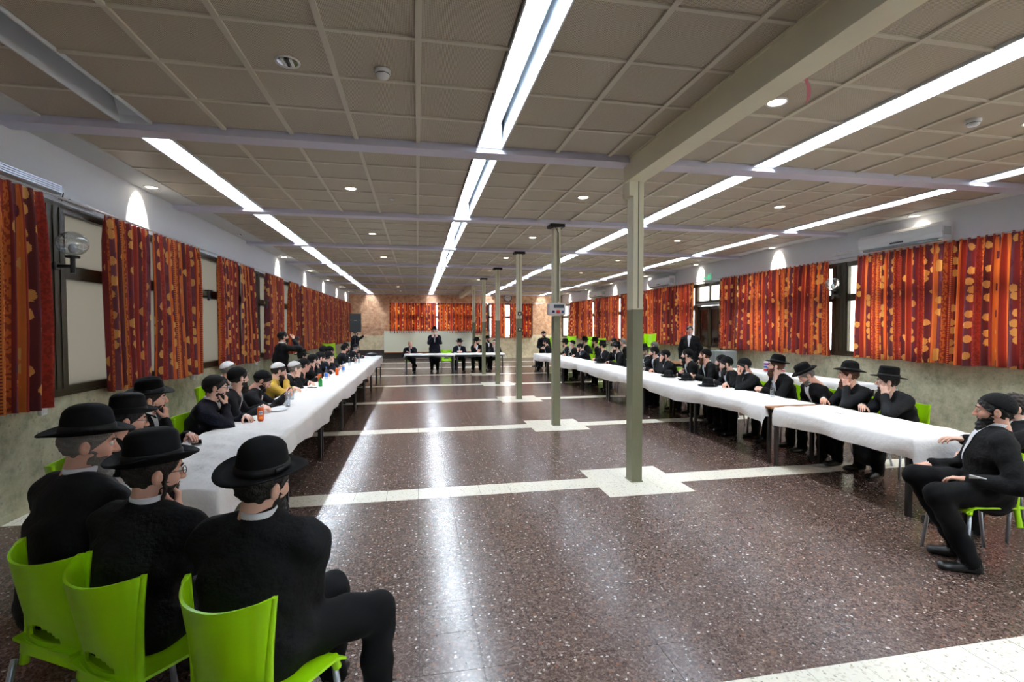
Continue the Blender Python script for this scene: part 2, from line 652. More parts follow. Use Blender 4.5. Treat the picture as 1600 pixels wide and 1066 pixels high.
def long_wall(name, x0, x1, inner):
    ZW0 = 1.07 if inner > 0 else ZW0R
    w = struct(MB().box(x0, x1, YB, YE, ZW1, 4.05).build(name, M_WALL))
    MB().box(x0, x1, YB, YE, 0, ZW0).build('dado', M_DADO, w)
    s = .02 if inner > 0 else -.02
    xs = (x1, x1 + .02) if inner > 0 else (x0 - .02, x0)
    MB().box(xs[0], xs[1], YB, YE, ZW0 - .03, ZW0).build('window_sill', M_FRAME, w)
    return w


wall_left = long_wall('wall_left', XL - .2, XL, 1)
wall_right = long_wall('wall_right', XR, XR + .2, -1)
we = MB()
EW = [(-1.45, 3.98, 1.5, 3.06), (4.0, 6.55, 1.19, 3.10)]
we.box(XL - .2, -1.45, YE, YE + .2, 1.3, 4.05).box(-1.45, 6.55, YE, YE + .2, 3.08, 4.05).box(6.55, XR + .2, YE, YE + .2, 1.3, 4.05).box(3.98, 4.0, YE, YE + .2, 1.3, 3.08)
we.box(-1.45, 3.98, YE, YE + .2, 1.3, 1.52)
wall_end = struct(we.build('wall_end', M_END))
MB().box(XL - .2, XR + .2, YE, YE + .2, 0, 1.19).box(XL - .2, 4.0, YE, YE + .2, 1.19, 1.3).box(6.55, XR + .2, YE, YE + .2, 1.19, 1.3).build('lower_cladding', M_ENDLOW, wall_end)
struct(MB().box(XL, 3.15, YE - .05, YE, 0, .50).build('baseboard_end', M_DARKB))
struct(MB().box(XL - .2, XR + .2, YB - .2, YB, 0, 4.05).build('wall_back', M_WALL))
struct(MB().box(XL, XL + .012, YB, YE, 0, .08).build('baseboard_left', M_DADO))
struct(MB().box(XR - .012, XR, YB, YE, 0, .08).build('baseboard_right', M_DADO))
# carved relief slabs on the end wall
rel = MB()
random.seed(9)
for k in range(26):
    x, z = random.uniform(-3.2, -1.75), random.uniform(1.75, 3.2)
    a, b = random.uniform(.12, .3), random.uniform(.1, .25)
    rel.bbox(x - a, x + a, YE - random.uniform(.012, .035), YE + .05, z - b, z + b, .01)
rel.build('stone_relief', M_END, wall_end)

# ---- windows
wn = 0


def window_unit(y0, y1, x, sgn, pane, z0=ZW0, z1=ZW1, post=True):
    """window in a side wall: sgn=+1 for the left wall (room on +x)"""
    global wn
    wn += 1
    t = .05

    def bx(mb, a, b, c, d, e, f):
        return mb.box(min(a, b), max(a, b), c, d, e, f)
    P = .30 if post else .06
    xi, xo = x + sgn * .012, x - sgn * .09
    w = struct(bx(bx(MB(), xi, xo, y0, y1, z0, z0 + .07), xi, xo, y0, y1, z1 - .09, z1).build('window_%d' % wn, M_FRAME))
    bx(MB(), x + sgn * .022, xo, y0, y0 + P, z0, z1).build('window_post', M_FRAME, w)
    if post:
        for q in (.06, .15, .24):
            bx(MB(), x + sgn * .03, x + sgn * .02, y0 + q - .006, y0 + q + .006, z0 + .05, z1 - .05).build('post_rib', M_FRAME, w)
    bx(MB(), xi, xo, y0 + P, y1, 2.26, 2.40).build('transom_bar', M_FRAME, w)
    n = max(1, round((y1 - y0 - P) / .95))
    dw = (y1 - y0 - P) / n
    for i in range(n):
        a, b = y0 + P + i * dw, y0 + P + (i + 1) * dw
        m = MB()
        bx(m, xi, xo, b - .04, b, z0 + .07, z1 - .09)
        bx(m, xi, xo, a, a + .04, z0 + .07, z1 - .09)
        m.build('mullion', M_FRAME, w)
        xp = x - sgn * .05
        bx(MB(), xp, xp - sgn * .006, a + .04, b - .04, z0 + .07, 2.26).build('pane', pane, w)
        bx(MB(), xp, xp - sgn * .006, a + .04, b - .04, 2.40, z1 - .09).build('pane', pane, w)
    return w


for k in range(-4, 7):
    y0 = 5.60 + k * B
    window_unit(max(y0, YB), min(y0 + B, YE), XL, 1, M_PANE_L)
for k in range(-4, 6):
    y0 = 8.30 + k * B
    if k == 1:
        window_unit(y0, 12.28, XR, -1, M_PANE_R, ZW0R)
        window_unit(13.62, y0 + B, XR, -1, M_PANE_R, ZW0R, post=False)
    elif k == -4:
        window_unit(YB, y0 + B, XR, -1, M_PANE_R, ZW0R)
    else:
        window_unit(y0, min(y0 + B, YE), XR, -1, M_PANE_R, ZW0R)
window_unit(8.30 + 6 * B, YE, XR, -1, M_PANE_R, ZW0R)
# end wall windows
for (x0, x1, z0, z1) in EW:
    wn += 1
    z0 += .02
    w = struct(MB().box(x0, x1, YE - .01, YE + .09, z0, z0 + .06).box(x0, x1, YE - .01, YE + .09, z1 - .08, z1).box(x0, x0 + .06, YE - .01, YE + .09, z0, z1).box(x1 - .06, x1, YE - .01, YE + .09, z0, z1).build('window_%d' % wn, M_FRAME))
    MB().box(x0, x1, YE - .01, YE + .09, 2.26, 2.38).build('transom_bar', M_FRAME, w)
    n = max(2, round((x1 - x0) / .9))
    for i in range(n):
        a, b = x0 + (x1 - x0) * i / n, x0 + (x1 - x0) * (i + 1) / n
        MB().box(b - .03, b + .03, YE - .01, YE + .09, z0, z1).build('mullion', M_FRAME, w)
        MB().box(a + .03, b - .03, YE + .04, YE + .046, z0 + .06, 2.26).build('pane', M_PANE_R, w)
        MB().box(a + .03, b - .03, YE + .04, YE + .046, 2.38, z1 - .08).build('pane', M_PANE_R, w)
# glazed double door in the right wall
door = struct(MB().box(XR - .03, XR + .1, 12.28, 12.38, 0, ZW1).box(XR - .03, XR + .1, 13.52, 13.62, 0, ZW1).box(XR - .03, XR + .1, 12.28, 13.62, 2.94, ZW1).box(XR - .03, XR + .1, 12.28, 13.62, 2.38, 2.52).build('door_1', M_FRAME))
for a, b in ((12.38, 12.94), (12.96, 13.52)):
    lf = MB().box(XR + .0, XR + .05, a, a + .07, .02, 2.36).box(XR, XR + .05, b - .07, b, .02, 2.36).box(XR, XR + .05, a, b, .02, .14).box(XR, XR + .05, a, b, 2.26, 2.36).box(XR, XR + .05, a, b, .95, 1.1).build('door_leaf', M_FRAME, door)
    MB().box(XR + .02, XR + .03, a + .07, b - .07, 1.1, 2.26).build('door_glass', M_REFLGL, lf)
    MB().box(XR + .02, XR + .03, a + .07, b - .07, .14, .95).build('door_glass', M_REFLGL, lf)
    MB().tube([(XR - .05, (a + b) / 2 - .18, 1.02), (XR - .05, (a + b) / 2 + .18, 1.02)], .015).build('push_bar', M_CHROME, lf)
    MB().box(XR + .04, XR + .046, a, b, 2.52, 2.94).build('transom_pane', M_PANE_R, door)
MB().box(XR + .0, XR + .08, 12.92, 12.98, 2.5, 2.95).build('transom_mullion', M_FRAME, door)
MB().box(XR - .05, XR - .03, 12.34, 13.56, 2.40, 2.45).build('door_closer_rail', M_CHROME, door)


# ---- recessed fluorescent lights
def light_strip(x, k, lit):
    y0, y1 = Y1 + k * B + .115, Y1 + (k + 1) * B - .115
    row = ['over the drink can tables', 'over the middle aisle', 'over the black hat tables', 'along the air conditioner wall'][STRIPS.index(x)]
    bay = {-1: 'beside the near girder', 0: 'just past the girder column', 1: 'just past the socket box column', 2: 'just past the switch plate column', 3: 'just past the fourth column',
           4: 'just past the fifth column', 5: 'past the last column', 6: 'ending at the end wall'}.get(k, 'before the first downlights')
    t = thing('fluorescent_light', ('lit' if lit else 'unlit') + ' recessed trough light ' + row + ', ' + bay, 'ceiling light', (x, (y0 + y1) / 2, ZC), 0, 'trough lights ' + row)
    L = (y1 - y0) / 2
    h = SW / 2
    MB().box(-h - .012, -h, -L, L, -.02, .3).box(h, h + .012, -L, L, -.02, .3).box(-h, h, -L, L, .285, .3).build('housing', M_TROUGH, t)
    for s in (-1, 1):
        MB().add([(-h, s * L, -.02), (h, s * L, -.02), (h, s * (L - .02), .05), (h * .6, s * (L - .26), .26), (-h * .6, s * (L - .26), .26), (-h, s * (L - .02), .05), (h, s * L, .29), (-h, s * L, .29)],
                 [(0, 1, 2, 5), (5, 2, 3, 4), (4, 3, 6, 7), (0, 5, 4, 7), (1, 6, 3, 2), (0, 7, 6, 1)]).build('end_reflector', M_TROUGH, t)
    for q, xo in enumerate((-.046, -.018)):
        for a, b in ((-L + .12, -.03), (.03, L - .12)):
            MB().tube([(xo, a, .222), (xo, b, .222)], .0135, 8).build('tube', M_TUBE if lit else M_TUBEOFF, t)
    MB().box(.075, .083, -L + .1, L - .1, .16, .285).build('tube_divider', M_TROUGH, t)


for x in STRIPS:
    for k in bays:
        light_strip(x, k, not (x == STRIPS[0] and k < 0))


def downlight(x, y, lit=True, wash=False):
    where = 'in the white soffit, washing the wall' if wash else 'among the perforated ceiling panels'
    t = thing('downlight', ('lit ' if lit else 'unlit ') + 'round recessed downlight ' + where, 'downlight', (x, y, ZC - (.012 if wash else 0)), 0, ('lit' if lit else 'unlit') + ' downlights ' + ('along the soffit' if wash else 'in the panels'))
    r = .085
    MB().lathe([(r - .018, -.001), (r - .004, -.012), (r, -.006), (r, .0)], 24, cap=False).build('rim', M_RIM, t, True)
    if lit:
        MB().lathe([(0.001, -.004), (r - .02, -.004), (r - .018, -.001)], 24).build('lens', M_LENS, t, True)
        ld = bpy.data.lights.new('downlight_lamp', 'SPOT')
        ld.energy = SPOT * (2.2 if wash else 1.)
        ld.color = (1, .9, .74)
        ld.spot_size = math.radians(66 if wash else 95)
        ld.spot_blend = .25 if wash else .5
        ld.shadow_soft_size = .03
        lo = bpy.data.objects.new('lamp', ld)
        lo.location = (0, 0, -.03)
        if wash:
            lo.rotation_euler = (0, math.radians(36) * (1 if x < 0 else -1), 0)
        link(lo, t)
    else:
        MB().lathe([(r - .017, -.006), (.05, -.003), (.001, -.002)], 24, cap=False).build('reflector', M_LENSOFF, t, True)
        for xo in (-.028, 0, .028):
            MB().box(xo - .008, xo + .008, -.05, .05, -.012, -.004).build('lamp_fin', M_PLASTW if xo else M_BLACKM, t)


for p in [(-.87, 6.95), (-.87, 10.2), (-.87, 13.5), (-.85, 23.2), (-.85, 26.0), (2.95, 3.64), (2.36, 6.8), (2.37, 10.0), (2.37, 13.1), (2.37, 16.2), (2.37, 19.3), (5.55, 6.76), (5.55, 9.8), (5.55, 13.0), (5.55, 3.55), (5.55, 16.2)]:
    downlight(*p)
downlight(-.886, 3.74, False)
for y in (7.34, 13.94, 17.15, 20.4, 23.6, 26.5):
    downlight(XL + .17, y, True, True)
downlight(XL + .17, 10.7, False, True)
for y in (6.85, 10.2, 13.4, 16.7, 19.9, 23.1, 26.2):
    downlight(XR - .17, y, True, True)


def detector(x, y, label):
    t = thing('smoke_detector', label, 'smoke detector', (x, y, ZC))
    MB().lathe([(.001, -.055), (.04, -.053), (.048, -.04), (.05, -.032)], 20).build('sensor_head', M_PLASTW, t, True)
    MB().lathe([(.05, -.03), (.058, -.024), (.06, .0)], 20).build('base', M_PLASTW, t, True)
    MB().lathe([(.046, -.034), (.051, -.034), (.051, -.028), (.046, -.028)], 20, cap=False).build('vent_ring', M_BLACKM, t, True)


detector(-.236, 3.737, 'white smoke detector near the unlit downlight')
detector(4.955, 3.62, 'white smoke detector beyond the steel girder')
for x, y in ((-.35, 7.4), (-.35, 14.2), (4.42, 8.38), (5.0, 11.6)):
    tag(MB().lathe([(.001, -.02), (.03, -.018), (.035, 0)], 12).build('sprinkler_head', M_RIM, None, True, (x, y, ZC)), 'tiny sprinkler cap on a perforated ceiling panel', 'sprinkler', 'sprinkler caps')

# ---- columns
for i in range(6):
    y = Y1 + i * B
    lab = ['steel column under the end of the near girder, cream over olive', 'steel column carrying the white electrical socket box', 'steel column with two small switch plates on its face',
           'steel column standing just past the one with switch plates', 'slim steel column in front of the men at the head table', 'steel column under the end of the girder that meets the end wall'][i]
    c = thing('steel_column', lab, 'column', (XC, y, 0), 0, 'steel columns')
    a, d = .0625, .08
    MB().bbox(-a, a, -d, d, 0, 1.945, .004).build('lower_shaft', M_OLIVE, c)
    top = 3.363 if i in (0, 5) else 3.56
    u = MB().bbox(-a, a, -d, d, 1.945, top, .004)
    u.build('upper_shaft', M_CREAM, c)
    MB().box(-.006, .006, -d - .002, -d + .01, 1.96, top).build('seam', M_OLIVE, c)
    MB().box(-a - .008, a + .008, -d - .008, d + .008, 0, .012).build('base_plate', M_OLIVE, c)
    if i in (0, 5):
        MB().box(-.11, -.06, -d, d, 3.2, 3.6).build('bracket', M_CREAM, c)
    else:
        MB().box(-.13, .13, -.12, .12, 3.50, 3.556).build('cap_bracket', M_BLACKM, c)
    if i == 2:
        for z in (2.07, 1.69):
            MB().box(-.045, .045, -d - .02, -d, z - .045, z + .045).build('switch_plate', M_BLACKM, c)
            MB().box(-.02, .02, -d - .026, -d - .02, z - .02, z + .02).build('switch_rocker', M_CREAM, c)
    if i == 1:
        MB().tube([(.02, -d - .008, 2.2), (.02, -d - .008, 3.4), (-.06, -d - .03, 3.52)], .006).build('cable', M_BLACKM, c)
b = thing('socket_box', 'white electrical socket box with blue and red outlets on a column', 'socket box', (XC - .035, Y1 + B - .08, 2.06))
MB().bbox(-.157, .157, -.13, 0, -.105, .105, .02).build('housing', M_PLASTW, b)
MB().box(-.06, .12, -.137, -.128, .02, .08).build('meter_window', mat('grey_window', (60, 66, 84), .15), b)
for x, m in ((-.07, M_BLUES), (.015, M_RED), (.10, M_BLUES)):
    w = .03 if m is M_RED else .022
    MB().bbox(x - w, x + w, -.15, -.125, -.045 - w, -.045 + w, .006).build('outlet', m, b)
rb = MB()
pts = []
for k in range(9):
    a = k / 8
    pts.append((XC + .1 + .05 * math.sin(a * 2.4), 2.86 + .02 * a, 3.40 - .16 * a))
v, f = [], []
for k, p in enumerate(pts):
    v += [(p[0], p[1] - .016, p[2]), (p[0] + .004 * math.sin(k), p[1] + .016, p[2] + .004)]
for k in range(8):
    f.append((2 * k, 2 * k + 1, 2 * k + 3, 2 * k + 2))
rb.add(v, f)
tag(rb.build('ribbon', M_PINK, None, True), 'pink ribbon hanging from the steel girder', 'ribbon')


# ---- curtains
def curtain(label, a0, a1, z0, z1, axis, pos, nrm, group, seed):
    rnd = random.Random(seed)
    wl = .118
    n = max(10, int((a1 - a0) / wl * 10))
    zs = [z1, z1 - .035, z1 - .10, z1 - .3, z1 - .8, z1 - 1.3, z0 + .03, z0]
    ph = rnd.random() * 6
    v, uv = [], []
    L = 0
    prev = None
    offs = rnd.random() * 3
    for i in range(n + 1):
        s = i / n
        a = a0 + (a1 - a0) * s
        w = 2 * PI * a / wl + ph + 1.1 * math.sin(a * 5.3 + ph) + .6 * math.sin(a * 12 + seed)
        d = math.tanh(1.7 * math.sin(w)) / .935
        if prev is not None:
            L += math.hypot((a1 - a0) / n, .046 * (d - prev)) * .92
        prev = d
        for j, z in enumerate(zs):
            amp = (.014, .018, .026, .040, .048, .052, .052, .052)[j]
            am = amp * (1 + .35 * math.sin(a * 2.1 + j * .3))
            aa = a + .010 * math.cos(w) * (j > 1) + (s - .5) * .02 * (z1 - z) / (z1 - z0)
            off = am * d + .018 * math.sin(a * 3 + z * 1.2 + ph) * (z1 - z)
            zz = z + (.012 * math.sin(a * 9 + ph) if j >= 6 else 0) + (.004 * d if j == 0 else 0)
            v.append((pos + nrm * off, aa, zz) if axis == 'x' else (aa, pos + nrm * off, zz))
            uv.append((L + offs, z))
    f = []
    m = len(zs)
    for i in range(n):
        for j in range(m - 1):
            f.append((i * m + j, i * m + j + 1, (i + 1) * m + j + 1, (i + 1) * m + j))
    o = mesh_obj('curtain', v, f, M_CURT, None, None, True)
    me = o.data
    ul = me.uv_layers.new(name='UVMap')
    idx = np.empty(len(me.loops), dtype=np.int32)
    me.loops.foreach_get('vertex_index', idx)
    ul.data.foreach_set('uv', np.array(uv, dtype=np.float32)[idx].ravel())
    tag(o, label, 'curtain', group)


XCL, XCR = XL + .115, XR - .115
LC = [(3.2, 5.47, 'patterned orange curtain beside the globe lamp, drawn towards the dark post'), (6.40, 7.33, 'patterned orange curtain right of the globe lamp and bare window'),
      (7.47, 8.92, 'wide patterned orange curtain beside the bracket without a globe'), (9.68, 10.64, 'patterned orange curtain just past the bracket without a globe'),
      (10.80, 11.64, 'narrow patterned orange curtain before the second dark post'), (12.5, 14.0, 'patterned orange curtain behind the standing man filming'),
      (14.64, 15.7, 'narrow patterned orange curtain with bare window on both sides'), (16.1, 18.35, 'patterned orange curtain in the closed run towards the loudspeaker'),
      (18.4, 20.55, 'patterned orange curtain in the closed run towards the loudspeaker'), (20.6, 22.85, 'patterned orange curtain in the closed run towards the loudspeaker'), (22.9, 25.15, 'patterned orange curtain in the closed run towards the loudspeaker'),
      (25.2, 27.4, 'patterned orange curtain in the closed run towards the loudspeaker')]
for i, (a, c, l) in enumerate(LC):
    curtain(l, a, c, .98 if i < 1 else 1.0, 3.035, 'x', XCL, 1, 'curtains of the globe lamp wall' if i < 7 else 'curtains of the closed run', i + 1)
RC = [(3.2, 5.6, 'wide patterned red curtain beside the air conditioner, nearest the man stretching his arm'), (5.62, 7.95, 'wide patterned red curtain under the large air conditioner'), (8.62, 11.47, 'wide patterned red curtain between globe lamp and exit sign'),
      (11.52, 12.25, 'narrow patterned red curtain next to the glazed door'), (13.62, 17.05, 'patterned red curtain behind the standing man in glasses'),
      (17.3, 19.05, 'patterned red curtain behind the second small air conditioner'), (19.25, 22.0, 'patterned red curtain in front of the stacked green chairs'), (22.45, 26.0, 'patterned red curtain beside the uncurtained corner window')]
for i, (a, c, l) in enumerate(RC):
    curtain(l, a, c, 1.16, 3.10, 'x', XCR, -1, 'curtains of the air conditioner wall', i + 31)
EC = [(-1.5, 1.02, 1.42, 'patterned curtain on the end wall above the seated bald man'), (1.10, 3.9, 1.42, 'patterned curtain on the end wall beside the speaking man'), (4.12, 4.92, 1.14, 'narrow patterned curtain on the end wall below the clock'),
      (5.2, 6.5, 1.14, 'patterned curtain on the end wall right of the clock')]
for i, (a, c, z, l) in enumerate(EC):
    curtain(l, a, c, z, 3.10, 'y', YE - .115, -1, 'curtains of the end wall', i + 61)


def rail(label, p0, p1, off):
    t = thing('curtain_rail', label, 'curtain rail', p0)
    d = Vector(p1) - Vector(p0)
    MB().tube([(0, 0, 0), tuple(d)], .012, 6).build('rod', M_RAIL, t)
    n = int(d.length / 1.6)
    for k in range(n + 1):
        q = d * (k / n)
        MB().tube([tuple(q), tuple(q + Vector(off))], .007, 5).build('bracket', M_RAIL, t)


rail('metal curtain rail along the globe lamp wall', (XCL, 2.5, 3.05), (XCL, YE - .1, 3.05), (-.1, 0, .02))
rail('metal curtain rail along the air conditioner wall', (XCR, 2.5, 3.09), (XCR, YE - .1, 3.09), (.1, 0, .02))
rail('metal curtain rail on the end wall', (-1.6, YE - .1, 3.115), (7.2, YE - .1, 3.115), (0, .1, .02))
# second rail piece left hanging above the uncurtained pane
tag(MB().box(XL, XL + .05, 5.98, 6.42, 3.07, 3.10).build('rail_bracket', M_RAIL), 'short metal rail plate above the bare window', 'rail')


# ---- wall fittings
def globe_lamp(label, x, y, z, s, globe=True):
    t = thing('globe_wall_lamp', label, 'wall lamp', (x, y, z))
    MB().bbox(0 if s > 0 else -.03, .03 if s > 0 else 0, -.04, .04, -.19, -.11, .008).build('wall_plate', M_BLACKM, t)
    MB().tube([(s * .02, 0, -.15), (s * .16, 0, -.15)], .018).build('arm', M_BLACKM, t)
    MB().tube([(s * .16, 0, -.22), (s * .16, 0, -.06)], .022).build('stem', M_BLACKM, t)
    MB().lathe([(.03, -.07), (.06, -.065), (.06, -.045), (.03, -.04)], 16, (s * .16, 0, 0)).build('collar', M_BLACKM, t)
    if globe:
        MB().sphere((s * .16, 0, .08), .135, 20, 14, sc=(1, 1, .9)).build('glass_globe', M_GLASS, t, True)
        MB().sphere((s * .16, 0, .03), .035, 10, 8, sc=(1, 1, 1.4)).build('bulb', M_PLASTW, t, True)


globe_lamp('glass globe lamp on a black arm beside the bare window', XL + .03, 5.75, 2.52, 1)
globe_lamp('black wall lamp bracket without its globe', XL + .03, 9.05, 2.42, 1, False)
globe_lamp('black wall lamp bracket without its globe near the filming man', XL + .03, 12.25, 2.42, 1, False)
globe_lamp('glass globe lamp between the two wide red curtains', XR - .03, 8.45, 2.53, -1)
t = thing('strip_heater', 'slatted metal strip heater high on the white wall', 'heater', (XL, 5.4, 3.15))
MB().bbox(0, .08, -.40, .42, -.05, .045, .01).build('housing', M_RAIL, t)
for k in range(4):
    MB().box(.08, .09, -.37, .39, -.04 + k * .02, -.03 + k * .02).build('slat', M_CHROME, t)
MB().tube([(.05, .42, .0), (.05, .47, -.02), (.04, .46, -.1)], .006).build('cable', M_BLACKM, t)
for y in (5.556, 8.83, 12.07):
    t = thing('wall_socket', 'white wall socket on the stone dado under the window', 'socket', (XL, y, .935), 0, 'dado wall sockets')
    MB().bbox(0, .035, -.04, .04, -.045, .045, .006).build('housing', M_PLASTW, t)
    MB().box(.035, .038, -.025, .025, -.025, .025).build('face', M_RIM, t)


def aircon(label, y0, y1, z0, z1):
    t = thing('air_conditioner', label, 'air conditioner', (XR, (y0 + y1) / 2, z0))
    L, h = (y1 - y0) / 2, z1 - z0
    prof = [(0, 0), (-.12, 0), (-.20, .05), (-.225, .12), (-.225, h - .05), (-.19, h), (0, h)]
    v = [(x, s * L, z) for s in (-1, 1) for x, z in prof]
    n = len(prof)
    f = [tuple(range(n - 1, -1, -1)), tuple(range(n, 2 * n))] + [(i, (i + 1) % n, n + (i + 1) % n, n + i) for i in range(n)]
    MB().add(v, f).build('housing', M_PLASTW, t)
    MB().box(-.205, -.12, -L + .08, L - .08, -.004, .035).build('air_outlet', mat('grey_louvre', (120, 126, 130), .5), t)
    MB().box(-.229, -.224, -.12, .12, .06, .085).build('display', M_BLACKM, t)
    MB().box(-.19, -.05, -L - .004, -L, .08, h - .08).build('side_grille', mat('light_grey_plastic', (190, 194, 196), .5), t)
    MB().box(-.20, -.03, -L, L, .004, .02).build('louvre', M_PLASTW, t)


aircon('large white air conditioner above the wide red curtain', 6.35, 7.85, 3.13, 3.42)
aircon('white air conditioner near the exit sign', 14.9, 16.4, 3.13, 3.44)
aircon('white air conditioner farthest from the exit sign', 20.9, 22.6, 3.13, 3.44)
pp = MB()
for dy, dz in ((0, 0), (.0, .03)):
    pp.tube([(XR - .03, 7.85, 3.2 + dz), (XR - .03, 8.62, 3.2 + dz)], .012, 6)
tag(pp.build('cooling_pipe', M_PLASTW), 'white cooling pipes leaving the large air conditioner', 'pipe')
t = thing('exit_sign', 'white and green exit sign above the glazed door', 'sign', (XR, 13.03, 3.19))
MB().box(-.03, 0, -.2, .2, -.11, .11).build('panel', M_PLASTW, t)
# running figure, arrow and door in green
fg = MB()


def strip(p, q, w):
    p, q = Vector(p), Vector(q)
    d = (q - p).normalized()
    n_ = Vector((-d.y, d.x)) * w
    c = [p - n_, q - n_, q + n_, p + n_]
    fg.add([(-.032, -a.x, a.y) for a in c] + [(-.036, -a.x, a.y) for a in c], [(4, 5, 6, 7), (0, 1, 5, 4), (1, 2, 6, 5), (2, 3, 7, 6), (3, 0, 4, 7)])


for a in [((.09, -.08), (.09, .08), .012), ((.17, -.08), (.17, .08), .012), ((.09, .075), (.17, .075), .012), ((.02, .02), (.05, -.02), .016), ((.05, -.02), (.02, -.07), .012), ((.05, -.02), (.085, -.045), .012),
          ((.02, .02), (.07, .03), .008), ((.02, .02), (-.01, -.015), .008), ((.005, .055), (.03, .055), .013), ((-.16, 0), (-.06, 0), .010), ((-.16, 0), (-.125, .035), .010), ((-.16, 0), (-.125, -.035), .010)]:
    strip(*a)
fg.build('pictogram', M_EXITG, t)
t = thing('wall_clock', 'round white wall clock with black rim on the end wall', 'clock', (5.1, YE - .02, 3.42))
ck = MB().lathe([(.215, .0), (.21, .028), (.001, .028)], 28)
o = ck.build('dial', M_PLASTW, t, True)
o.rotation_euler = (PI / 2, 0, 0)
o = MB().lathe([(.2, .0), (.235, .01), (.235, .05), (.2, .05)], 28, cap=False).build('rim', M_BLACKM, t, True)
o.rotation_euler = (PI / 2, 0, 0)
for k in range(12):
    a = k * PI / 6
    MB().box(.165 * math.sin(a) - .008, .165 * math.sin(a) + .008, -.036, -.03, .165 * math.cos(a) - .012, .165 * math.cos(a) + .012).build('hour_mark', M_BLACKM, t)
for a, l in ((math.radians(295), .10), (math.radians(60), .15)):
    MB().tube([(0, -.036, 0), (l * math.sin(a), -.036, l * math.cos(a))], .007, 5).build('hand', M_BLACKM, t)
MB().tube([(0, 0, -.23), (0, 0, -.6)], .006, 5).build('cable', M_BLACKM, t)
t = thing('whiteboard', 'long pale whiteboard with wooden tray behind the head table', 'whiteboard', (.65, YE - .12, .38))
MB().box(-2.42, 2.42, -.02, .02, 0, 1.15).build('board', M_BOARD, t)
MB().box(-2.44, 2.44, -.07, .02, -.05, .0).build('tray', M_WOOD, t)
MB().box(-2.44, 2.44, -.025, .025, 1.15, 1.165).box(-2.44, -2.42, -.025, .025, 0, 1.165).box(2.42, 2.44, -.025, .025, 0, 1.165).build('frame', M_RIM, t)
for x in (-1.6, -.4, .8, 2.0):
    MB().box(x - .004, x + .004, -.023, -.02, .02, 1.14).build('panel_joint', M_RIM, t)

# ================================================================== FURNITURE
def table_mesh(L, Wd):
    top = MB().bbox(-Wd / 2, Wd / 2, -L / 2, L / 2, TAB - .03, TAB - .004, .004)
    return top


def make_table(label, x, y, L=1.80, Wd=.74, rz=0, group='folding tables'):
    t = thing('table', label, 'table', (x, y, 0), rz, group)
    table_mesh(L, Wd).build('table_top', M_WOOD, t)
    a, b = Wd / 2 - .05, L / 2 - .05
    MB().box(-a, a, -b - .015, -b + .015, TAB - .09, TAB - .03).box(-a, a, b - .015, b + .015, TAB - .09, TAB - .03).box(-a - .01, -a + .02, -b, b, TAB - .09, TAB - .03).box(a - .02, a + .01, -b, b, TAB - .09, TAB - .03).build('apron', M_LEGM, t)
    for sx in (-1, 1):
        for sy in (-1, 1):
            MB().box(sx * a - .02, sx * a + .02, sy * b - .02, sy * b + .02, 0, TAB - .03).build('leg', M_LEGM, t)
    return t


XLT, XRT = -1.61, 4.76          # table row centre lines
TL = 1.83
LJ = [3.28 + k * TL for k in range(9)]
RJ = [3.64 + k * TL for k in range(9)]
for k in range(8):
    make_table('dark-legged table ' + ('at the head of the row with the drink cans, under rumpled paper' if k == 0 else 'in the row with the drink cans, under the long white paper'), XLT, LJ[k] + TL / 2, group='tables of the drink can row')
for k in range(8):
    make_table('dark-legged table ' + ('with a bare wooden corner, by the man stretching his arm' if k == 0 else 'in the row with the black hats, under the long white paper'), XRT, RJ[k] + TL / 2, group='tables of the black hat row')
make_table('dark-legged head table in front of the speaking man', .45, 18.78, 1.82, .70, PI / 2, 'head tables')
make_table('dark-legged head table in front of the hatted men', 2.33, 18.78, 1.82, .70, PI / 2, 'head tables')
make_table('side table against the wall under the red curtain', 7.72, 9.0, 3.4, .6, 0, 'side tables')
make_table('bare wooden side table behind the standing man in glasses', 7.3, 13.2, 1.5, .6, 0, 'side tables')


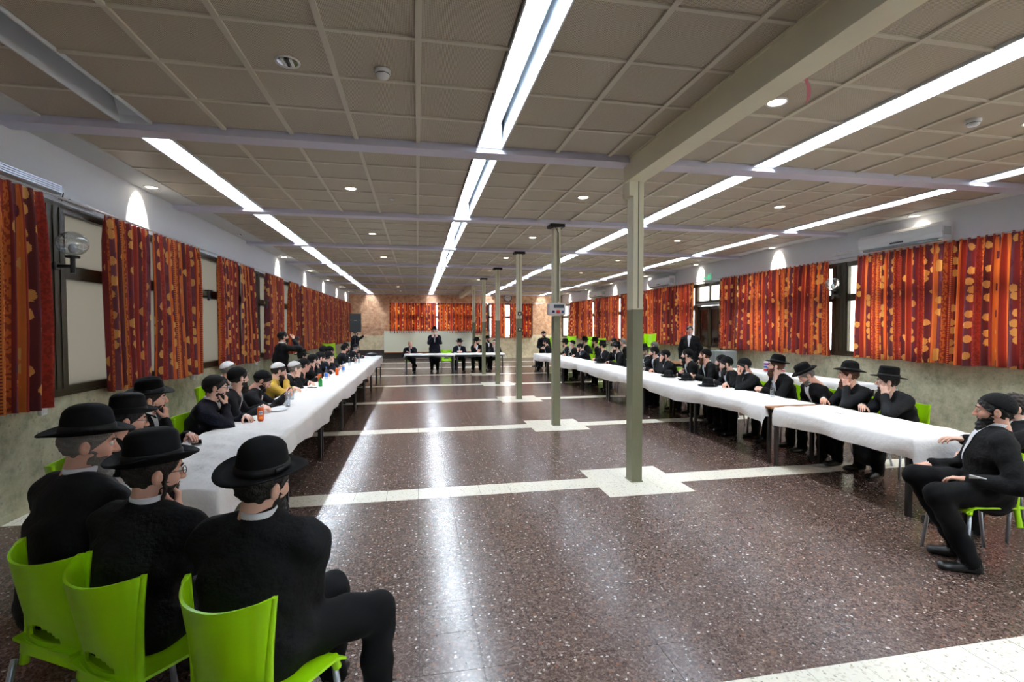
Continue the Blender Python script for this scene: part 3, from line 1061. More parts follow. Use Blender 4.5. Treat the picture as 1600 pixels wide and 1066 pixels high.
def cloth(label, x, y0, y1, Wd, drops, rz=0, rough=1., end0=.0, end1=.0, ctr=None, seed=1, zt=TAB):
    """paper table cover: drops=(left, right) overhang, ends hang by end0/end1"""
    rnd = np.random.RandomState(seed)
    L = y1 - y0
    ny = int(L / .045)
    s = []
    h = Wd / 2 + .008
    for d in np.linspace(drops[0], 0, 7)[:-1]:
        s.append((-1, d))
    for u in np.linspace(-h, h, 15):
        s.append((0, u))
    for d in np.linspace(0, drops[1], 8)[1:]:
        s.append((1, d))
    ys = list(np.linspace(y0, y1, ny + 1))
    rows = [(yy, 0.) for yy in ys]
    if end0:
        rows = [(y0 - .004, d) for d in np.linspace(end0, 0, 6)[:-1]] + rows
    if end1:
        rows = rows + [(y1 + .004, d) for d in np.linspace(0, end1, 6)[1:]]
    ph = rnd.rand(8) * 6.28
    v = []
    for yy, ed in rows:
        for kind, u in s:
            w = math.sin(yy * 6.1 + ph[0]) * .6 + math.sin(yy * 13.3 + ph[1]) * .35 + math.sin(yy * 2.7 + ph[2]) * .6
            z = zt + .002
            xx = u
            if kind == 0:
                z += rough * .004 * (math.sin(yy * 11 + u * 9 + ph[3]) * math.sin(u * 14 - yy * 5 + ph[4]) + .6 * math.sin(yy * 23 + u * 17 + ph[6])) + rough * .003
                if rough > 1.5:
                    z += .012 * max(0, math.sin(yy * 6 + u * 5 + ph[7]) * math.sin(u * 11 - yy * 3.3))
            else:
                dd = drops[0] if kind < 0 else drops[1]
                f = u / max(dd, .01)
                xx = kind * (h + .004 + (.022 + .022 * w) * f + .014 * math.sin(f * 3.1))
                z = zt + .002 - u * (1 + .16 * math.sin(yy * 1.9 + ph[2]) * f + .03 * w * f)
                z += .006 * math.exp(-u * 60)
            yq = yy
            if ed:
                yq = yy + (-1 if yy < (y0 + y1) / 2 else 1) * (.01 + .05 * (ed / max(end0, end1)) * (.5 + .5 * math.sin(xx * 16 + ph[1])))
                z -= ed
            v.append((xx, yq, z))
    n = len(s)
    f = []
    for i in range(len(rows) - 1):
        for j in range(n - 1):
            f.append((i * n + j, i * n + j + 1, (i + 1) * n + j + 1, (i + 1) * n + j))
    c = ctr if ctr else (x, 0, 0)
    o = mesh_obj('table_cover', v, f, M_CLOTH, None, None, True, c, rz)
    return tag(o, label, 'tablecloth')


cloth('long white paper table cover under the drink cans', XLT, LJ[1] - .12, LJ[8], .74, (.10, .22), end1=.16, seed=3)
cloth('short rumpled white paper cover at the head of the drink can row', XLT, LJ[0], LJ[1] + .06, .76, (.12, .20), rough=2.2, end0=.34, seed=5, zt=TAB + .004)
cloth('long white paper table cover under the black hats', XRT, RJ[1] + .10, RJ[8], .74, (.21, .10), end0=.14, end1=.16, seed=8)
cloth('short white paper cover sliding off towards the man stretching his arm', XRT, RJ[0] - .02, RJ[1] - .10, .75, (.20, .10), rough=1.6, end0=.30, seed=11, zt=TAB + .003)
cloth('white paper cover on the head table before the speaking man', 0, -.92, .90, .72, (.15, .05), rz=PI / 2 * 3, end0=.12, end1=.22, ctr=(.45, 18.78, 0), seed=14)
cloth('white paper cover on the head table before the hatted men', 0, -.94, .94, .72, (.15, .05), rz=PI / 2 * 3, end0=.10, end1=.10, ctr=(2.33, 18.78, 0), seed=15, zt=TAB + .004)
cloth('white cover on the side table under the red curtain', 7.72, 7.3, 10.7, .6, (.2, .03), end0=.1, seed=17)


# ---- lime green chair
def chair_meshes():
    par = {}
    # backrest shell with hand slot
    nu, nv = 41, 31

    def bp(u, v, off):
        x = u * (.172 + .036 * v ** 1.5)
        z = .455 + v * .37 + .028 * u * u * v ** 2
        y = -.185 - .075 * v ** 1.4 + .030 * u * u + .085 * abs(u) ** 2.6 * (.1 + .9 * v) - .012 * math.sin(v * PI)
        return Vector((x, y + off, z))

    V, F = [], []
    us = [-1 + 2 * i / (nu - 1) for i in range(nu)]
    vs = [j / (nv - 1) for j in range(nv)]
    for off in (0, .011):
        for j in vs:
            for i in us:
                V.append(bp(i, j, off * (1 if abs(i) < .88 else 2.0) - (0 if off else .004 * (abs(i) > .85))))

    def hole(i, j):
        u, w = (us[i] + us[i + 1]) / 2, (vs[j] + vs[j + 1]) / 2
        return abs(u) < .55 and .07 < w < .07 + .15 * (1 - (u / .55) ** 2) + .04
    keep = {(i, j) for i in range(nu - 1) for j in range(nv - 1) if not hole(i, j)}
    K = nu * nv
    for i, j in keep:
        a, b, c, d = j * nu + i, j * nu + i + 1, (j + 1) * nu + i + 1, (j + 1) * nu + i
        F.append((a, b, c, d))
        F.append((K + d, K + c, K + b, K + a))
        for (p, q, n) in ((a, b, (i, j - 1)), (b, c, (i + 1, j)), (c, d, (i, j + 1)), (d, a, (i - 1, j))):
            if n not in keep:
                F.append((q, p, K + p, K + q))
    back = MB().add(V, F)
    # side ribs running down into the rear leg sockets
    for s in (-1, 1):
        pts, rs = [], []
        for k in range(11):
            t = k / 10
            if t > .25:
                v = (t - .25) / .75
                p = bp(s, v, .008)
            else:
                q = bp(s, 0, .008)
                e = (.25 - t) / .25
                p = q + Vector((s * .018 * e, -.012 * e, -.13 * e))
            pts.append(p)
            rs.append(.019 if t < .2 else .019 - .009 * (t - .2) / .8)
        back.tube(pts, rs, 8)
    par['backrest'] = back
    # seat shell
    V, F = [], []
    n = 13
    for off in (0, -.012):
        for j in range(n):
            for i in range(n):
                u, w = -1 + 2 * i / (n - 1), -1 + 2 * j / (n - 1)
                x = u * (.20 + .015 * w) * (1 - .05 * max(0, abs(w) - .7) / .3)
                y = w * .205 + .01
                z = .455 - .016 * (1 - u * u) * (1 - w * w) - .035 * max(0, w - .72) / .28 + .008 * u * u
                V.append((x, y, z + off))
    K = n * n
    for j in range(n - 1):
        for i in range(n - 1):
            a, b, c, d = j * n + i, j * n + i + 1, (j + 1) * n + i + 1, (j + 1) * n + i
            F.append((a, b, c, d))
            F.append((K + d, K + c, K + b, K + a))
    for i in range(n - 1):
        F.append((i + 1, i, K + i, K + i + 1))
        e = (n - 1) * n
        F.append((e + i, e + i + 1, K + e + i + 1, K + e + i))
        F.append((i * n, (i + 1) * n, K + (i + 1) * n, K + i * n))
        F.append(((i + 1) * n + n - 1, i * n + n - 1, K + i * n + n - 1, K + (i + 1) * n + n - 1))
    seat = MB().add(V, F)
    # rear apron under the slot
    ap = []
    for k in range(9):
        u = -1 + k / 4
        ap += [(u * .175, -.195 + .03 * u * u, .46), (u * .175, -.205 + .03 * u * u, .385 + .035 * (1 - u * u) + .0)]
    seat.add(ap + [(x, y + .01, z) for x, y, z in ap], [(2 * k, 2 * k + 1, 2 * k + 3, 2 * k + 2) for k in range(8)] + [(18 + 2 * k + 2, 18 + 2 * k + 3, 18 + 2 * k + 1, 18 + 2 * k) for k in range(8)] + [(2 * k + 1, 18 + 2 * k + 1, 18 + 2 * k + 3, 2 * k + 3) for k in range(8)])
    for s in (-1, 1):
        seat.tube([(s * .178, .17, .45), (s * .186, .182, .40)], .018, 8)
    par['seat'] = seat
    return par


CH = {}


def make_chair(label, x, y, heading, z=0, group='lime green chairs', legs=True):
    t = thing('plastic_chair', label, 'chair', (x, y, z), -math.radians(heading), group)
    if not CH:
        p = chair_meshes()
        CH['backrest'] = p['backrest'].build('backrest', M_GREEN, t, True).data
        CH['seat'] = p['seat'].build('seat', M_GREEN, t, True).data
        for me in CH.values():
            pass
        for k, (sx, sy) in enumerate(((-1, -1), (1, -1), (-1, 1), (1, 1))):
            a = (sx * .188, -.185, .36) if sy < 0 else (sx * .18, .172, .43)
            b = (sx * .215, -.25, 0) if sy < 0 else (sx * .21, .215, 0)
            CH['leg%d' % k] = MB().tube([a, b], .0125, 10).build('leg', M_CHROME, t, True).data
        for me in list(CH.values())[:2]:
            try:
                me.set_sharp_from_angle(angle=math.radians(50))
            except Exception:
                pass
    else:
        inst('backrest', CH['backrest'], t, (0, 0, 0))
        inst('seat', CH['seat'], t, (0, 0, 0))
        for k in range(4):
            inst('leg', CH['leg%d' % k], t, (0, 0, 0))
    return t


# ================================================================== PEOPLE
# Bodies are grown as one surface from blended volumes (surface nets on a distance field).
def _n(a):
    a = np.asarray(a, float)
    return a / max(np.linalg.norm(a), 1e-9)


def d_seg(P, a, b, ra, rb):
    ba = b - a
    q = P - a
    t = np.clip(q @ ba / max(ba @ ba, 1e-9), 0, 1)
    return np.sqrt(((q - t[..., None] * ba) ** 2).sum(-1)) - (ra + (rb - ra) * t)


def d_eseg(P, a, b, r0, r1, U):
    w = b - a
    L = np.linalg.norm(w)
    w = w / L
    U = _n(U - w * (U @ w))
    V = np.cross(w, U)
    q = P - a
    s = q @ w
    t = np.clip(s / L, 0, 1)
    ru = r0[0] + (r1[0] - r0[0]) * t
    rv = r0[1] + (r1[1] - r0[1]) * t
    m = np.minimum(ru, rv)
    return (np.sqrt((q @ U / ru) ** 2 + (q @ V / rv) ** 2 + ((s - t * L) / m) ** 2) - 1) * m


def d_ell(P, c, r):
    q = (P - c) / r
    k0 = np.sqrt((q * q).sum(-1))
    k1 = np.sqrt(((q / r) ** 2).sum(-1))
    return k0 * (k0 - 1) / np.maximum(k1, 1e-6)


def smin(a, b, k):
    h = np.clip(.5 + .5 * (b - a) / k, 0, 1)
    return b + (a - b) * h - k * h * (1 - h)


def prim(p, P):
    if p[0] == 's':
        return d_seg(P, *p[1])
    if p[0] == 'e':
        return d_eseg(P, *p[1])
    return d_ell(P, *p[1])


def nets(F, lo, h):
    """surface nets: values F on a grid -> vertices, quads"""
    nx, ny, nz = F.shape
    S = F < 0
    c = [(i, j, k) for i in (0, 1) for j in (0, 1) for k in (0, 1)]

    def sl(A, o):
        return A[o[0]:nx - 1 + o[0], o[1]:ny - 1 + o[1], o[2]:nz - 1 + o[2]]
    cnt = sum(sl(S, o).astype(np.int8) for o in c)
    act = (cnt > 0) & (cnt < 8)
    I = np.argwhere(act)
    acc = np.zeros((len(I), 3))
    num = np.zeros(len(I))
    for a in c:
        for ax in range(3):
            if a[ax]:
                continue
            b = list(a)
            b[ax] = 1
            fa = F[I[:, 0] + a[0], I[:, 1] + a[1], I[:, 2] + a[2]]
            fb = F[I[:, 0] + b[0], I[:, 1] + b[1], I[:, 2] + b[2]]
            m = (fa < 0) != (fb < 0)
            t = np.where(m, fa / np.where(m, fa - fb, 1), 0)
            p = np.array(a, float)[None].repeat(len(I), 0)
            p[:, ax] += t
            acc[m] += p[m]
            num[m] += 1
    V = lo + (I + acc / num[:, None]) * h
    ID = np.full(act.shape, -1, np.int64)
    ID[act] = np.arange(len(I))
    Q = []
    for ax in range(3):
        u, w = [(1, 2), (2, 0), (0, 1)][ax]
        s0 = [slice(None)] * 3
        s1 = [slice(None)] * 3
        s0[ax] = slice(0, -1)
        s1[ax] = slice(1, None)
        E_ = np.argwhere(S[tuple(s0)] != S[tuple(s1)])
        E_ = E_[(E_[:, u] > 0) & (E_[:, w] > 0) & (E_[:, u] < F.shape[u] - 1) & (E_[:, w] < F.shape[w] - 1)]
        if not len(E_):
            continue
        ins = S[E_[:, 0], E_[:, 1], E_[:, 2]]
        q = []
        for du, dw in ((1, 1), (0, 1), (0, 0), (1, 0)):
            g = E_.copy()
            g[:, u] -= du
            g[:, w] -= dw
            q.append(ID[g[:, 0], g[:, 1], g[:, 2]])
        q = np.stack(q, 1)
        q[~ins] = q[~ins][:, ::-1]
        Q.append(q)
    return V, np.concatenate(Q)


def grid(lo, hi, h):
    n = np.ceil((hi - lo) / h).astype(int) + 1
    return np.stack(np.meshgrid(*[lo[i] + h * np.arange(n[i]) for i in range(3)], indexing='ij'), -1)


def field(prims, lo, hi, h):
    P = grid(lo, hi, h)
    D = np.full(P.shape[:3], .12)
    for p in prims:
        pts = np.array(p[2])
        r = p[3]
        a = np.maximum(((pts.min(0) - r - .06 - lo) / h).astype(int), 0)
        b = np.minimum(((pts.max(0) + r + .06 - lo) / h).astype(int) + 2, P.shape[:3])
        s = tuple(slice(a[i], b[i]) for i in range(3))
        d = prim(p, P[s])
        D[s] = smin(D[s], d, p[4])
    return P, D


def evalf(prims, P):
    D = np.full(len(P), .2)
    for p in prims:
        D = smin(D, prim(p, P), p[4])
    return D


A3 = np.array


def build_head():
    h = .006
    lo, hi = A3([-.115, -.15, -.25]), A3([.115, .15, .15])
    P = grid(lo, hi, h)
    D = d_ell(P, A3([0, -.012, .03]), A3([.076, .098, .09]))
    D = smin(D, d_ell(P, A3([0, .024, -.04]), A3([.060, .066, .076])), .03)
    D = smin(D, d_seg(P, A3([0, .062, -.094]), A3([0, .064, -.1]), .022, .02), .025)
    D = smin(D, d_seg(P, A3([-.03, .08, .034]), A3([.03, .08, .034]), .012, .012), .02)
    for s in (-1, 1):
        D = smin(D, d_ell(P, A3([s * .042, .06, -.02]), A3([.024, .024, .024])), .02)
        D = -smin(-D, np.sqrt(((P - A3([s * .031, .104, .012])) ** 2).sum(-1)) - .017, .012)
    D = smin(D, d_seg(P, A3([0, .088, .022]), A3([0, .112, -.024]), .008, .0125), .012)
    for s in (-1, 1):
        D = smin(D, d_ell(P, A3([s * .011, .101, -.028]), A3([.009, .011, .008])), .008)
    D = smin(D, d_ell(P, A3([0, .088, -.062]), A3([.022, .011, .011])), .008)
    D = smin(D, d_seg(P, A3([0, -.02, -.07]), A3([0, -.045, -.24]), .054, .060), .03)
    for s in (-1, 1):
        e = d_ell(P, A3([s * .081, -.012, -.005]), A3([.011, .021, .034]))
        e = np.maximum(e, -d_ell(P, A3([s * .094, -.006, .0]), A3([.010, .010, .018])))
        D = smin(D, e, .006)
    V, Q = nets(D, lo, h)
    c = V[Q].mean(1)
    m = np.where((np.abs(c[:, 0]) < .023) & (c[:, 1] > .088) & (np.abs(c[:, 2] + .062) < .009), 3, 2)
    mb = MB()
    for s in (-1, 1):
        mb.sphere((s * .031, .0795, .012), .0125, 10, 8, 4)
        mb.sphere((s * .031, .0875, .012), .0058, 8, 6, 5)
        mb.tube([(s * .014, .094, .034), (s * .03, .096, .038), (s * .048, .084, .034)], .0042, 6, 6)
    k = len(V)
    V = np.concatenate([V, A3(mb.v)])
    Q = [tuple(q) for q in Q] + [tuple(i + k for i in f) for f in mb.f]
    return V, Q, list(m) + mb.m


def build_hair(kind):
    h = .007
    lo, hi = A3([-.13, -.15, -.36]), A3([.13, .2, .16])
    P = grid(lo, hi, h)
    x, y, z = P[..., 0], P[..., 1], P[..., 2]
    cran = d_ell(P, A3([0, -.012, .03]), A3([.076, .098, .09]))
    nz = .0025 * (np.sin(x * 190 + z * 90) + np.sin(y * 170 - z * 130) + np.sin(z * 210 + x * 60))
    if kind == 'hair':
        D = np.maximum(cran - .010 + nz, np.maximum((y * 1.0 - .03 - z) * .7, -.085 - z - y * .1))
        D = np.maximum(D, -(d_ell(P, A3([0, .09, -.01]), A3([.062, .07, .07]))))
        for s in (-1, 1):
            D = np.maximum(D, -d_ell(P, A3([s * .085, -.012, -.008]), A3([.016, .024, .036])))
    elif kind == 'kippah':
        q = z - y * .45
        D = np.maximum(np.abs(cran - .0145) - .0045, .074 - q)
    elif kind == 'cap':
        q = z - y * .62
        D = np.maximum(np.abs(d_ell(P, A3([0, -.018, .036]), A3([.079, .101, .092])) - .0065) - .005, .047 - q)
    elif kind == 'sidelock':
        D = np.full(x.shape, .2)
        for s in (-1, 1):
            pts = [A3([s * (.076 + .004 * math.sin(k * 1.9)), .020 + .004 * math.cos(k * 1.9), .01 - .021 * k]) for k in range(9)]
            for a, b in zip(pts[:-1], pts[1:]):
                D = np.minimum(D, d_seg(P, a, b, .0085, .0085))
    else:
        jaw = d_ell(P, A3([0, .024, -.04]), A3([.060, .066, .076])) - (.0045 if kind == 'beard_short' else .006)
        D = smin(jaw, d_seg(P, A3([0, .066, -.096]), A3([0, .066, -.11]), .032, .03), .02)
        if kind != 'beard_short':
            D = smin(D, d_ell(P, A3([0, .068, -.125]), A3([.056, .042, .062])), .02)
        if kind == 'beard_long':
            D = smin(D, d_seg(P, A3([0, .072, -.13]), A3([0, .085, -.27]), .052, .022), .03)
        D = D + nz
        D = np.maximum(D, z + .049 + nz * 2.2 - np.where(y < .034, 1.9, .35) * np.maximum(0, np.abs(x) - .040))
        D = np.maximum(D, .002 - y)
        D = np.maximum(D, -d_ell(P, A3([0, .11, -.060]), A3([.024, .03, .010])))
        D = np.maximum(D, -d_ell(P, A3([0, .105, -.015]), A3([.028, .045, .03])))
    V, Q = nets(D, lo, h)
    me = bpy.data.meshes.new(kind)
    me.from_pydata(V.tolist(), [], Q.tolist())
    me.polygons.foreach_set('use_smooth', np.ones(len(me.polygons), dtype=bool))
    me.materials.append(M_KB)
    return me


def build_hand(curl, spread=.0, thumb=.35):
    """right hand: wrist at origin, fingers +y, palm -z, thumb towards -x"""
    h = .0045
    lo, hi = A3([-.095, -.05, -.115]), A3([.065, .21, .05])
    P = grid(lo, hi, h)
    D = d_eseg(P, A3([0, -.03, 0]), A3([0, .02, 0]), (.025, .018), (.028, .017), A3([1., 0, 0]))
    D = smin(D, d_eseg(P, A3([0, .02, 0]), A3([0, .082, 0]), (.030, .015), (.037, .0125), A3([1., 0, 0])), .02)
    for i, (x, y, L, r) in enumerate([(-.029, .088, .074, .0085), (-.0097, .093, .083, .0088), (.0097, .09, .076, .0085), (.028, .08, .06, .0075)]):
        p = A3([x, y - .006, -.001])
        a = 0
        e = x * 6 * spread
        fd = D + 9
        for k, fr in enumerate((.45, .31, .24)):
            a += curl * (.75, .9, .6)[k] * (1 + .12 * i)
            d = A3([math.sin(e) * math.cos(a), math.cos(e) * math.cos(a), -math.sin(a)])
            q = p + d * L * fr
            fd = np.minimum(fd, d_seg(P, p, q, r * (1 - .07 * k), r * (.95 - .08 * k)))
            p = q
        D = smin(D, fd, .005)
    p = A3([-.022, .022, -.004])
    for k, (d, L) in enumerate([(A3([-.75, .6, -.3 - thumb * .6]), .042), (A3([-.45, .85, -.2 - thumb]), .034), (A3([-.2, .95, -.15 - thumb]), .028)]):
        q = p + _n(d) * L
        D = smin(D, d_seg(P, p, q, .0125 - .0015 * k, .0115 - .0018 * k), .008)
        p = q
    V, Q = nets(D, lo, h)
    return V, [tuple(q) for q in Q]


HEAD = build_head()
HAND = {'rest': build_hand(.38), 'curl': build_hand(.85), 'flat': build_hand(.12, .5, .1), 'point': build_hand(.45, .3)}
HM = {k: build_hair(k) for k in ('hair', 'kippah', 'cap', 'sidelock', 'beard_short', 'beard_full', 'beard_long')}


def hat_mesh(kind):
    """brim, crown and ribbon: returns (felt mesh, ribbon mesh); origin at the centre of the brim"""
    cr, top, br, dome, roll = dict(round=(.089, .135, .158, .058, .012), flat=(.091, .128, .158, .018, .0), velvet=(.093, .135, .152, .04, .024), fedora=(.091, .125, .150, .03, .012))[kind]
    prof = [(cr - .004, -.004), (cr + .03, -.003), (br - .03, -.001), (br - .004, roll * .6), (br, roll), (br - .003, roll + .004), (br - .03, .004), (cr + .025, .003), (cr + .004, .006),
            (cr, .03), (cr - .003, .06), (cr - .006, top - dome)]
    for k in range(1, 6):
        a = k / 5 * PI / 2
        e = cr - .006
        rr = e - dome * 1.15 + dome * 1.15 * math.cos(a) if k < 5 else e - dome * 1.15
        prof.append((max(rr, .012), top - dome + dome * math.sin(a)))
    prof += [(max((cr - .006 - dome * 1.15) * .5, .008), top + .001), (.001, top - (.012 if kind == 'fedora' else -.001))]

    def fn(r, a):
        z = 0
        if r > cr + .01:
            k = (r - cr) / (br - cr)
            z = (.014 * math.cos(2 * a) * k * k) if kind != 'flat' else .003 * math.cos(2 * a) * k * k
            if kind == 'fedora':
                z += -.016 * max(0, math.sin(a)) * k + .018 * max(0, -math.sin(a)) * k
        elif kind == 'fedora' and r < cr - .02:
            z = -.02 * abs(math.sin(a)) ** 2 * 0 - .018 * max(0, math.cos(a) ** 2) * 0
        return z
    m = MB().lathe(prof, 36, sx=.98, sy=1.16, fn=fn)
    if kind == 'fedora':
        m.v = [(x * (1 - .22 * max(0, y / .1) * max(0, (z - .05) / .07)), y, z - (.02 * math.exp(-(x / .03) ** 2) if z > .09 else 0)) for x, y, z in m.v]
    me = bpy.data.meshes.new('hat_' + kind)
    me.from_pydata(m.v, [], m.f)
    me.polygons.foreach_set('use_smooth', np.ones(len(me.polygons), dtype=bool))
    me.materials.append(M_VELVET if kind == 'velvet' else M_FELT)
    r = MB().lathe([(cr + .004, .006), (cr + .006, .010), (cr + .004, .034), (cr, .038)], 36, sx=.98, sy=1.16, cap=False)
    r.bbox(cr * .98 + .002, cr * .98 + .010, -.02, .02, .008, .034, .003)
    mr = bpy.data.meshes.new('hat_ribbon')
    mr.from_pydata(r.v, [], r.f)
    mr.polygons.foreach_set('use_smooth', np.ones(len(mr.polygons), dtype=bool))
    mr.materials.append(M_BAND)
    return me, mr


HATS = {k: hat_mesh(k) for k in ('round', 'flat', 'velvet', 'fedora')}


def Rz(a):
    c, s = math.cos(a), math.sin(a)
    return A3([[c, -s, 0], [s, c, 0], [0, 0, 1.]])


def frame(fwd, up):
    """3x3 with columns right, forward, up"""
    f = _n(fwd)
    r = _n(np.cross(f, up))
    u = np.cross(r, f)
    return np.stack([r, f, u], 1)


def ik(S, Wt, l1, l2, pole):
    d = Wt - S
    L = np.linalg.norm(d)
    if L > (l1 + l2) * .985:
        Wt = S + d / L * (l1 + l2) * .985
        d = Wt - S
        L = np.linalg.norm(d)
    w = d / L
    a = (l1 * l1 - l2 * l2 + L * L) / (2 * L)
    h = math.sqrt(max(l1 * l1 - a * a, 1e-6))
    p = _n(pole - w * (pole @ w))
    return S + w * a + p * h, Wt


def person(label, head, face, look=None, pitch=5, hat=None, hair='black', beard='beard_full', arms=('table', 'table'), suit='black', stand=False, lock=False, glasses=False,
           roll=0, h=.017, shirt=True, fat=1., skin=None, coat=False, group=None, chair=True, knees=None, legs='sit', targets=None, lean=None, wide=1., cpos=None, bald=False, chair_label=None, trouser=None):
    look = face if look is None else look
    skin = skin or (M_SKIN if random.random() < .5 else M_SKIN2)
    hx, hy, hz = head
    ha = -math.radians(face)
    seatz = .465
    # --- spine in the local frame (y forward)
    if stand:
        hipz = hz - .705
        a = lean if lean is not None else .06
    else:
        hipz = seatz + .07
        a = .36 if lean is None else lean

        def tall(q):
            return .255 * math.cos(q * .6) + .245 * math.cos(q * 1.15) + .17 * math.cos(q * .55)
        while lean is None and (hz - hipz) / tall(a) < .90 and a < .95:
            a += .02
        SCL = min(max((hz - hipz) / tall(a), .8), 1.1)
    H = A3([0, 0, hipz])
    if stand:
        SCL = 1.06
    mid = H + A3([0, math.sin(a * .6), math.cos(a * .6)]) * .255 * SCL
    nk = mid + A3([0, math.sin(a * 1.15), math.cos(a * 1.15)]) * .245 * SCL
    hd = nk + A3([0, math.sin(a * .55) + .12, math.cos(a * .55)]) * .162 * SCL
    hd[2] = max(hd[2], nk[2] + .13)
    org = A3([hx, hy, 0]) - Rz(ha) @ A3([hd[0], hd[1], 0])
    X = A3([1., 0, 0])
    la = math.radians(face - look)
    hf = Rz(la) @ A3([0, math.cos(math.radians(pitch)), -math.sin(math.radians(pitch))])
    rl = math.radians(roll)
    hup = A3([0, 0, 1.])
    HF = frame(hf, hup)
    if roll:
        c, s = math.cos(rl), math.sin(rl)
        HF = HF @ A3([[c, 0, s], [0, 1, 0], [-s, 0, c]])
    pr = []

    def E_(a_, b_, r0, r1, U, tg, k=.03):
        pr.append(('e', (a_, b_, A3(r0), A3(r1), U), [a_, b_], max(*r0, *r1), k, tg))

    def S_(a_, b_, ra, rb, tg, k=.025):
        pr.append(('s', (a_, b_, ra, rb), [a_, b_], max(ra, rb), k, tg))
    up_t = _n(nk - mid)
    f = fat
    E_(H + A3([0, -.02, -.03]), mid, (.175 * f, .135 * f), (.170 * f, .125 * f), X, 0)
    E_(mid, nk - up_t * .10, (.176 * f, .128 * f), (.188 * wide, .118 * (f * .5 + .5)), X, 0, .05)
    sh = nk - up_t * .055
    fwd_t = np.cross(up_t, X)
    E_(sh - X * .155 * wide - up_t * .012, sh + X * .155 * wide - up_t * .012, (.066, .082), (.066, .082), np.cross(X, up_t), 0, .05)
    E_(sh - X * .05, sh + X * .05, (.06, .085), (.06, .085), np.cross(X, up_t), 0, .05)
    E_(nk - up_t * .05, nk - _n(hd - nk) * .004 - A3([0, .014, 0]), (.088, .084), (.070, .070), X, 0, .025)
    # --- arms
    hands = []
    for q, s in enumerate((-1, 1)):
        mode = arms[q]
        Sx = sh + X * s * .180 * wide - up_t * .022
        l1, l2 = .285, .25
        pole = A3([s * .7, -.4, -1.])
        hdir, pal, pose = None, None, 'rest'
        if targets and targets[q] is not None:
            Wt = Rz(-ha) @ (A3(targets[q]) - org)
            Wt = A3([*(Wt[:2]), targets[q][2]])
        elif mode == 'table':
            ty = hd[1] + .20
            Wt = A3([s * .13, max(ty, .42), TAB + .055])
            hdir = A3([-s * .75, .6, -.05])
            pal = A3([0, 0, -1.])
        elif mode == 'clasp':
            Wt = A3([s * .085, max(hd[1] + .20, .44), TAB + .055])
            hdir = A3([-s * .8, .5, 0])
            pal = A3([-s * .6, -.2, -.6])
            pose = 'curl'
        elif mode == 'phone':
            Wt = A3([s * .07, hd[1] + .26, TAB + .10])
            hdir = A3([-s * .35, .8, .35])
            pal = A3([-s * .8, -.2, .4])
            pose = 'curl'
        elif mode in ('cheek', 'chin', 'brow'):
            o = HF @ A3({'cheek': [s * .098, .03, -.155], 'chin': [s * .045, .10, -.185], 'brow': [s * .05, .135, -.13]}[mode])
            Wt = hd + o
            hdir = HF @ A3({'cheek': [s * .05, .12, 1.], 'chin': [-s * .25, .05, .9], 'brow': [-s * .2, -.25, 1.]}[mode])
            pal = HF @ A3({'cheek': [-s * 1., .0, .1], 'chin': [-s * .4, -1., 0], 'brow': [-s * .1, -1, 0]}[mode])
            pose = {'cheek': 'rest', 'chin': 'curl', 'brow': 'flat'}[mode]
            pole = A3([s * .55, .55, -1.])
        elif mode == 'lap':
            Wt = A3([s * .11, .30, seatz + .19])
            hdir = A3([-s * .4, .9, -.1])
            pal = A3([0, 0, -1.])
        elif mode == 'fold':
            Wt = A3([-s * .01, hd[1] + .15, hipz + .24 + .04 * s])
            hdir = A3([-s, .1, 0.])
            pal = A3([0, -1., -.2])
        elif mode == 'down':
            Wt = A3([s * .25, .04, hipz - .06])
            hdir = A3([0, .12, -1.])
            pal = A3([-s * 1., 0, 0])
        elif mode == 'mic':
            Wt = hd + A3([s * .10, .18, -.25])
            hdir = A3([-s * .5, .1, .9])
            pal = A3([-s * .4, -1., 0])
            pose = 'curl'
        elif mode == 'cam':
            Wt = hd + A3([s * .07, .20, -.06])
            hdir = A3([-s * .4, .4, .8])
            pal = A3([-s * .8, -.4, 0])
            pose = 'curl'
        elif mode == 'hips':
            Wt = A3([s * .10, .26, hipz + .12])
            hdir = A3([-s * .9, .2, 0])
            pal = A3([0, -1., 0])
            pose = 'curl'
        elif mode == 'out':
            Wt = sh + A3([s * .30, .45, .05])
        El, Wt = ik(Sx, Wt, l1, l2, pole)
        fd = _n(Wt - El)
        if hdir is None:
            hdir = fd
            pal = A3([0, 0, -1.])
            pose = 'point'
        S_(Sx, El, .073, .063, 0, .04)
        S_(El, Wt - fd * .012, .062, .047, 0, .02)
        S_(Wt - fd * .02, Wt + fd * .012, .032, .030, 4, .004)
        hd_ = _n(hdir)
        hu = -_n(pal)
        r_ = _n(np.cross(hd_, hu))
        HFm = np.stack([r_, hd_, np.cross(r_, hd_)], 1)
        hands.append((s, Wt + fd * .02, HFm, pose))
    # --- legs
    for q, s in enumerate((-1, 1)):
        hj = H + A3([s * .095, .0, -.005])
        if stand:
            kn = A3([s * .105, .02, hipz * .53])
            an = A3([s * .11, -.01, .085])
        else:
            kx = .14 if knees is None else knees[q][0]
            ky = .43 if knees is None else knees[q][1]
            kz = .50 if knees is None else knees[q][2]
            kn = A3([s * kx, ky, kz])
            if legs == 'cross' and s > 0:
                kn = A3([.02, .44, .60])
                an = A3([-.20, .62, .26])
            elif legs == 'back':
                an = A3([kn[0], .16, .085])
            else:
                an = A3([kn[0], ky + (.0 if legs == 'sit' else .1), .085])
        S_(hj, kn, .105 * min(f, 1.1), .080, 1, .03)
        S_(kn, an, .078, .062, 1, .02)
        to = A3([s * .15, .19, .0]) if stand else A3([s * .02, .19, -.0])
        ft = _n(A3([s * .18, 1, -.05]))
        E_(an + A3([0, -.035, -.04]), an + ft * .16 + A3([0, 0, -.05]), (.040, .044), (.044, .030), X, 5, .012)
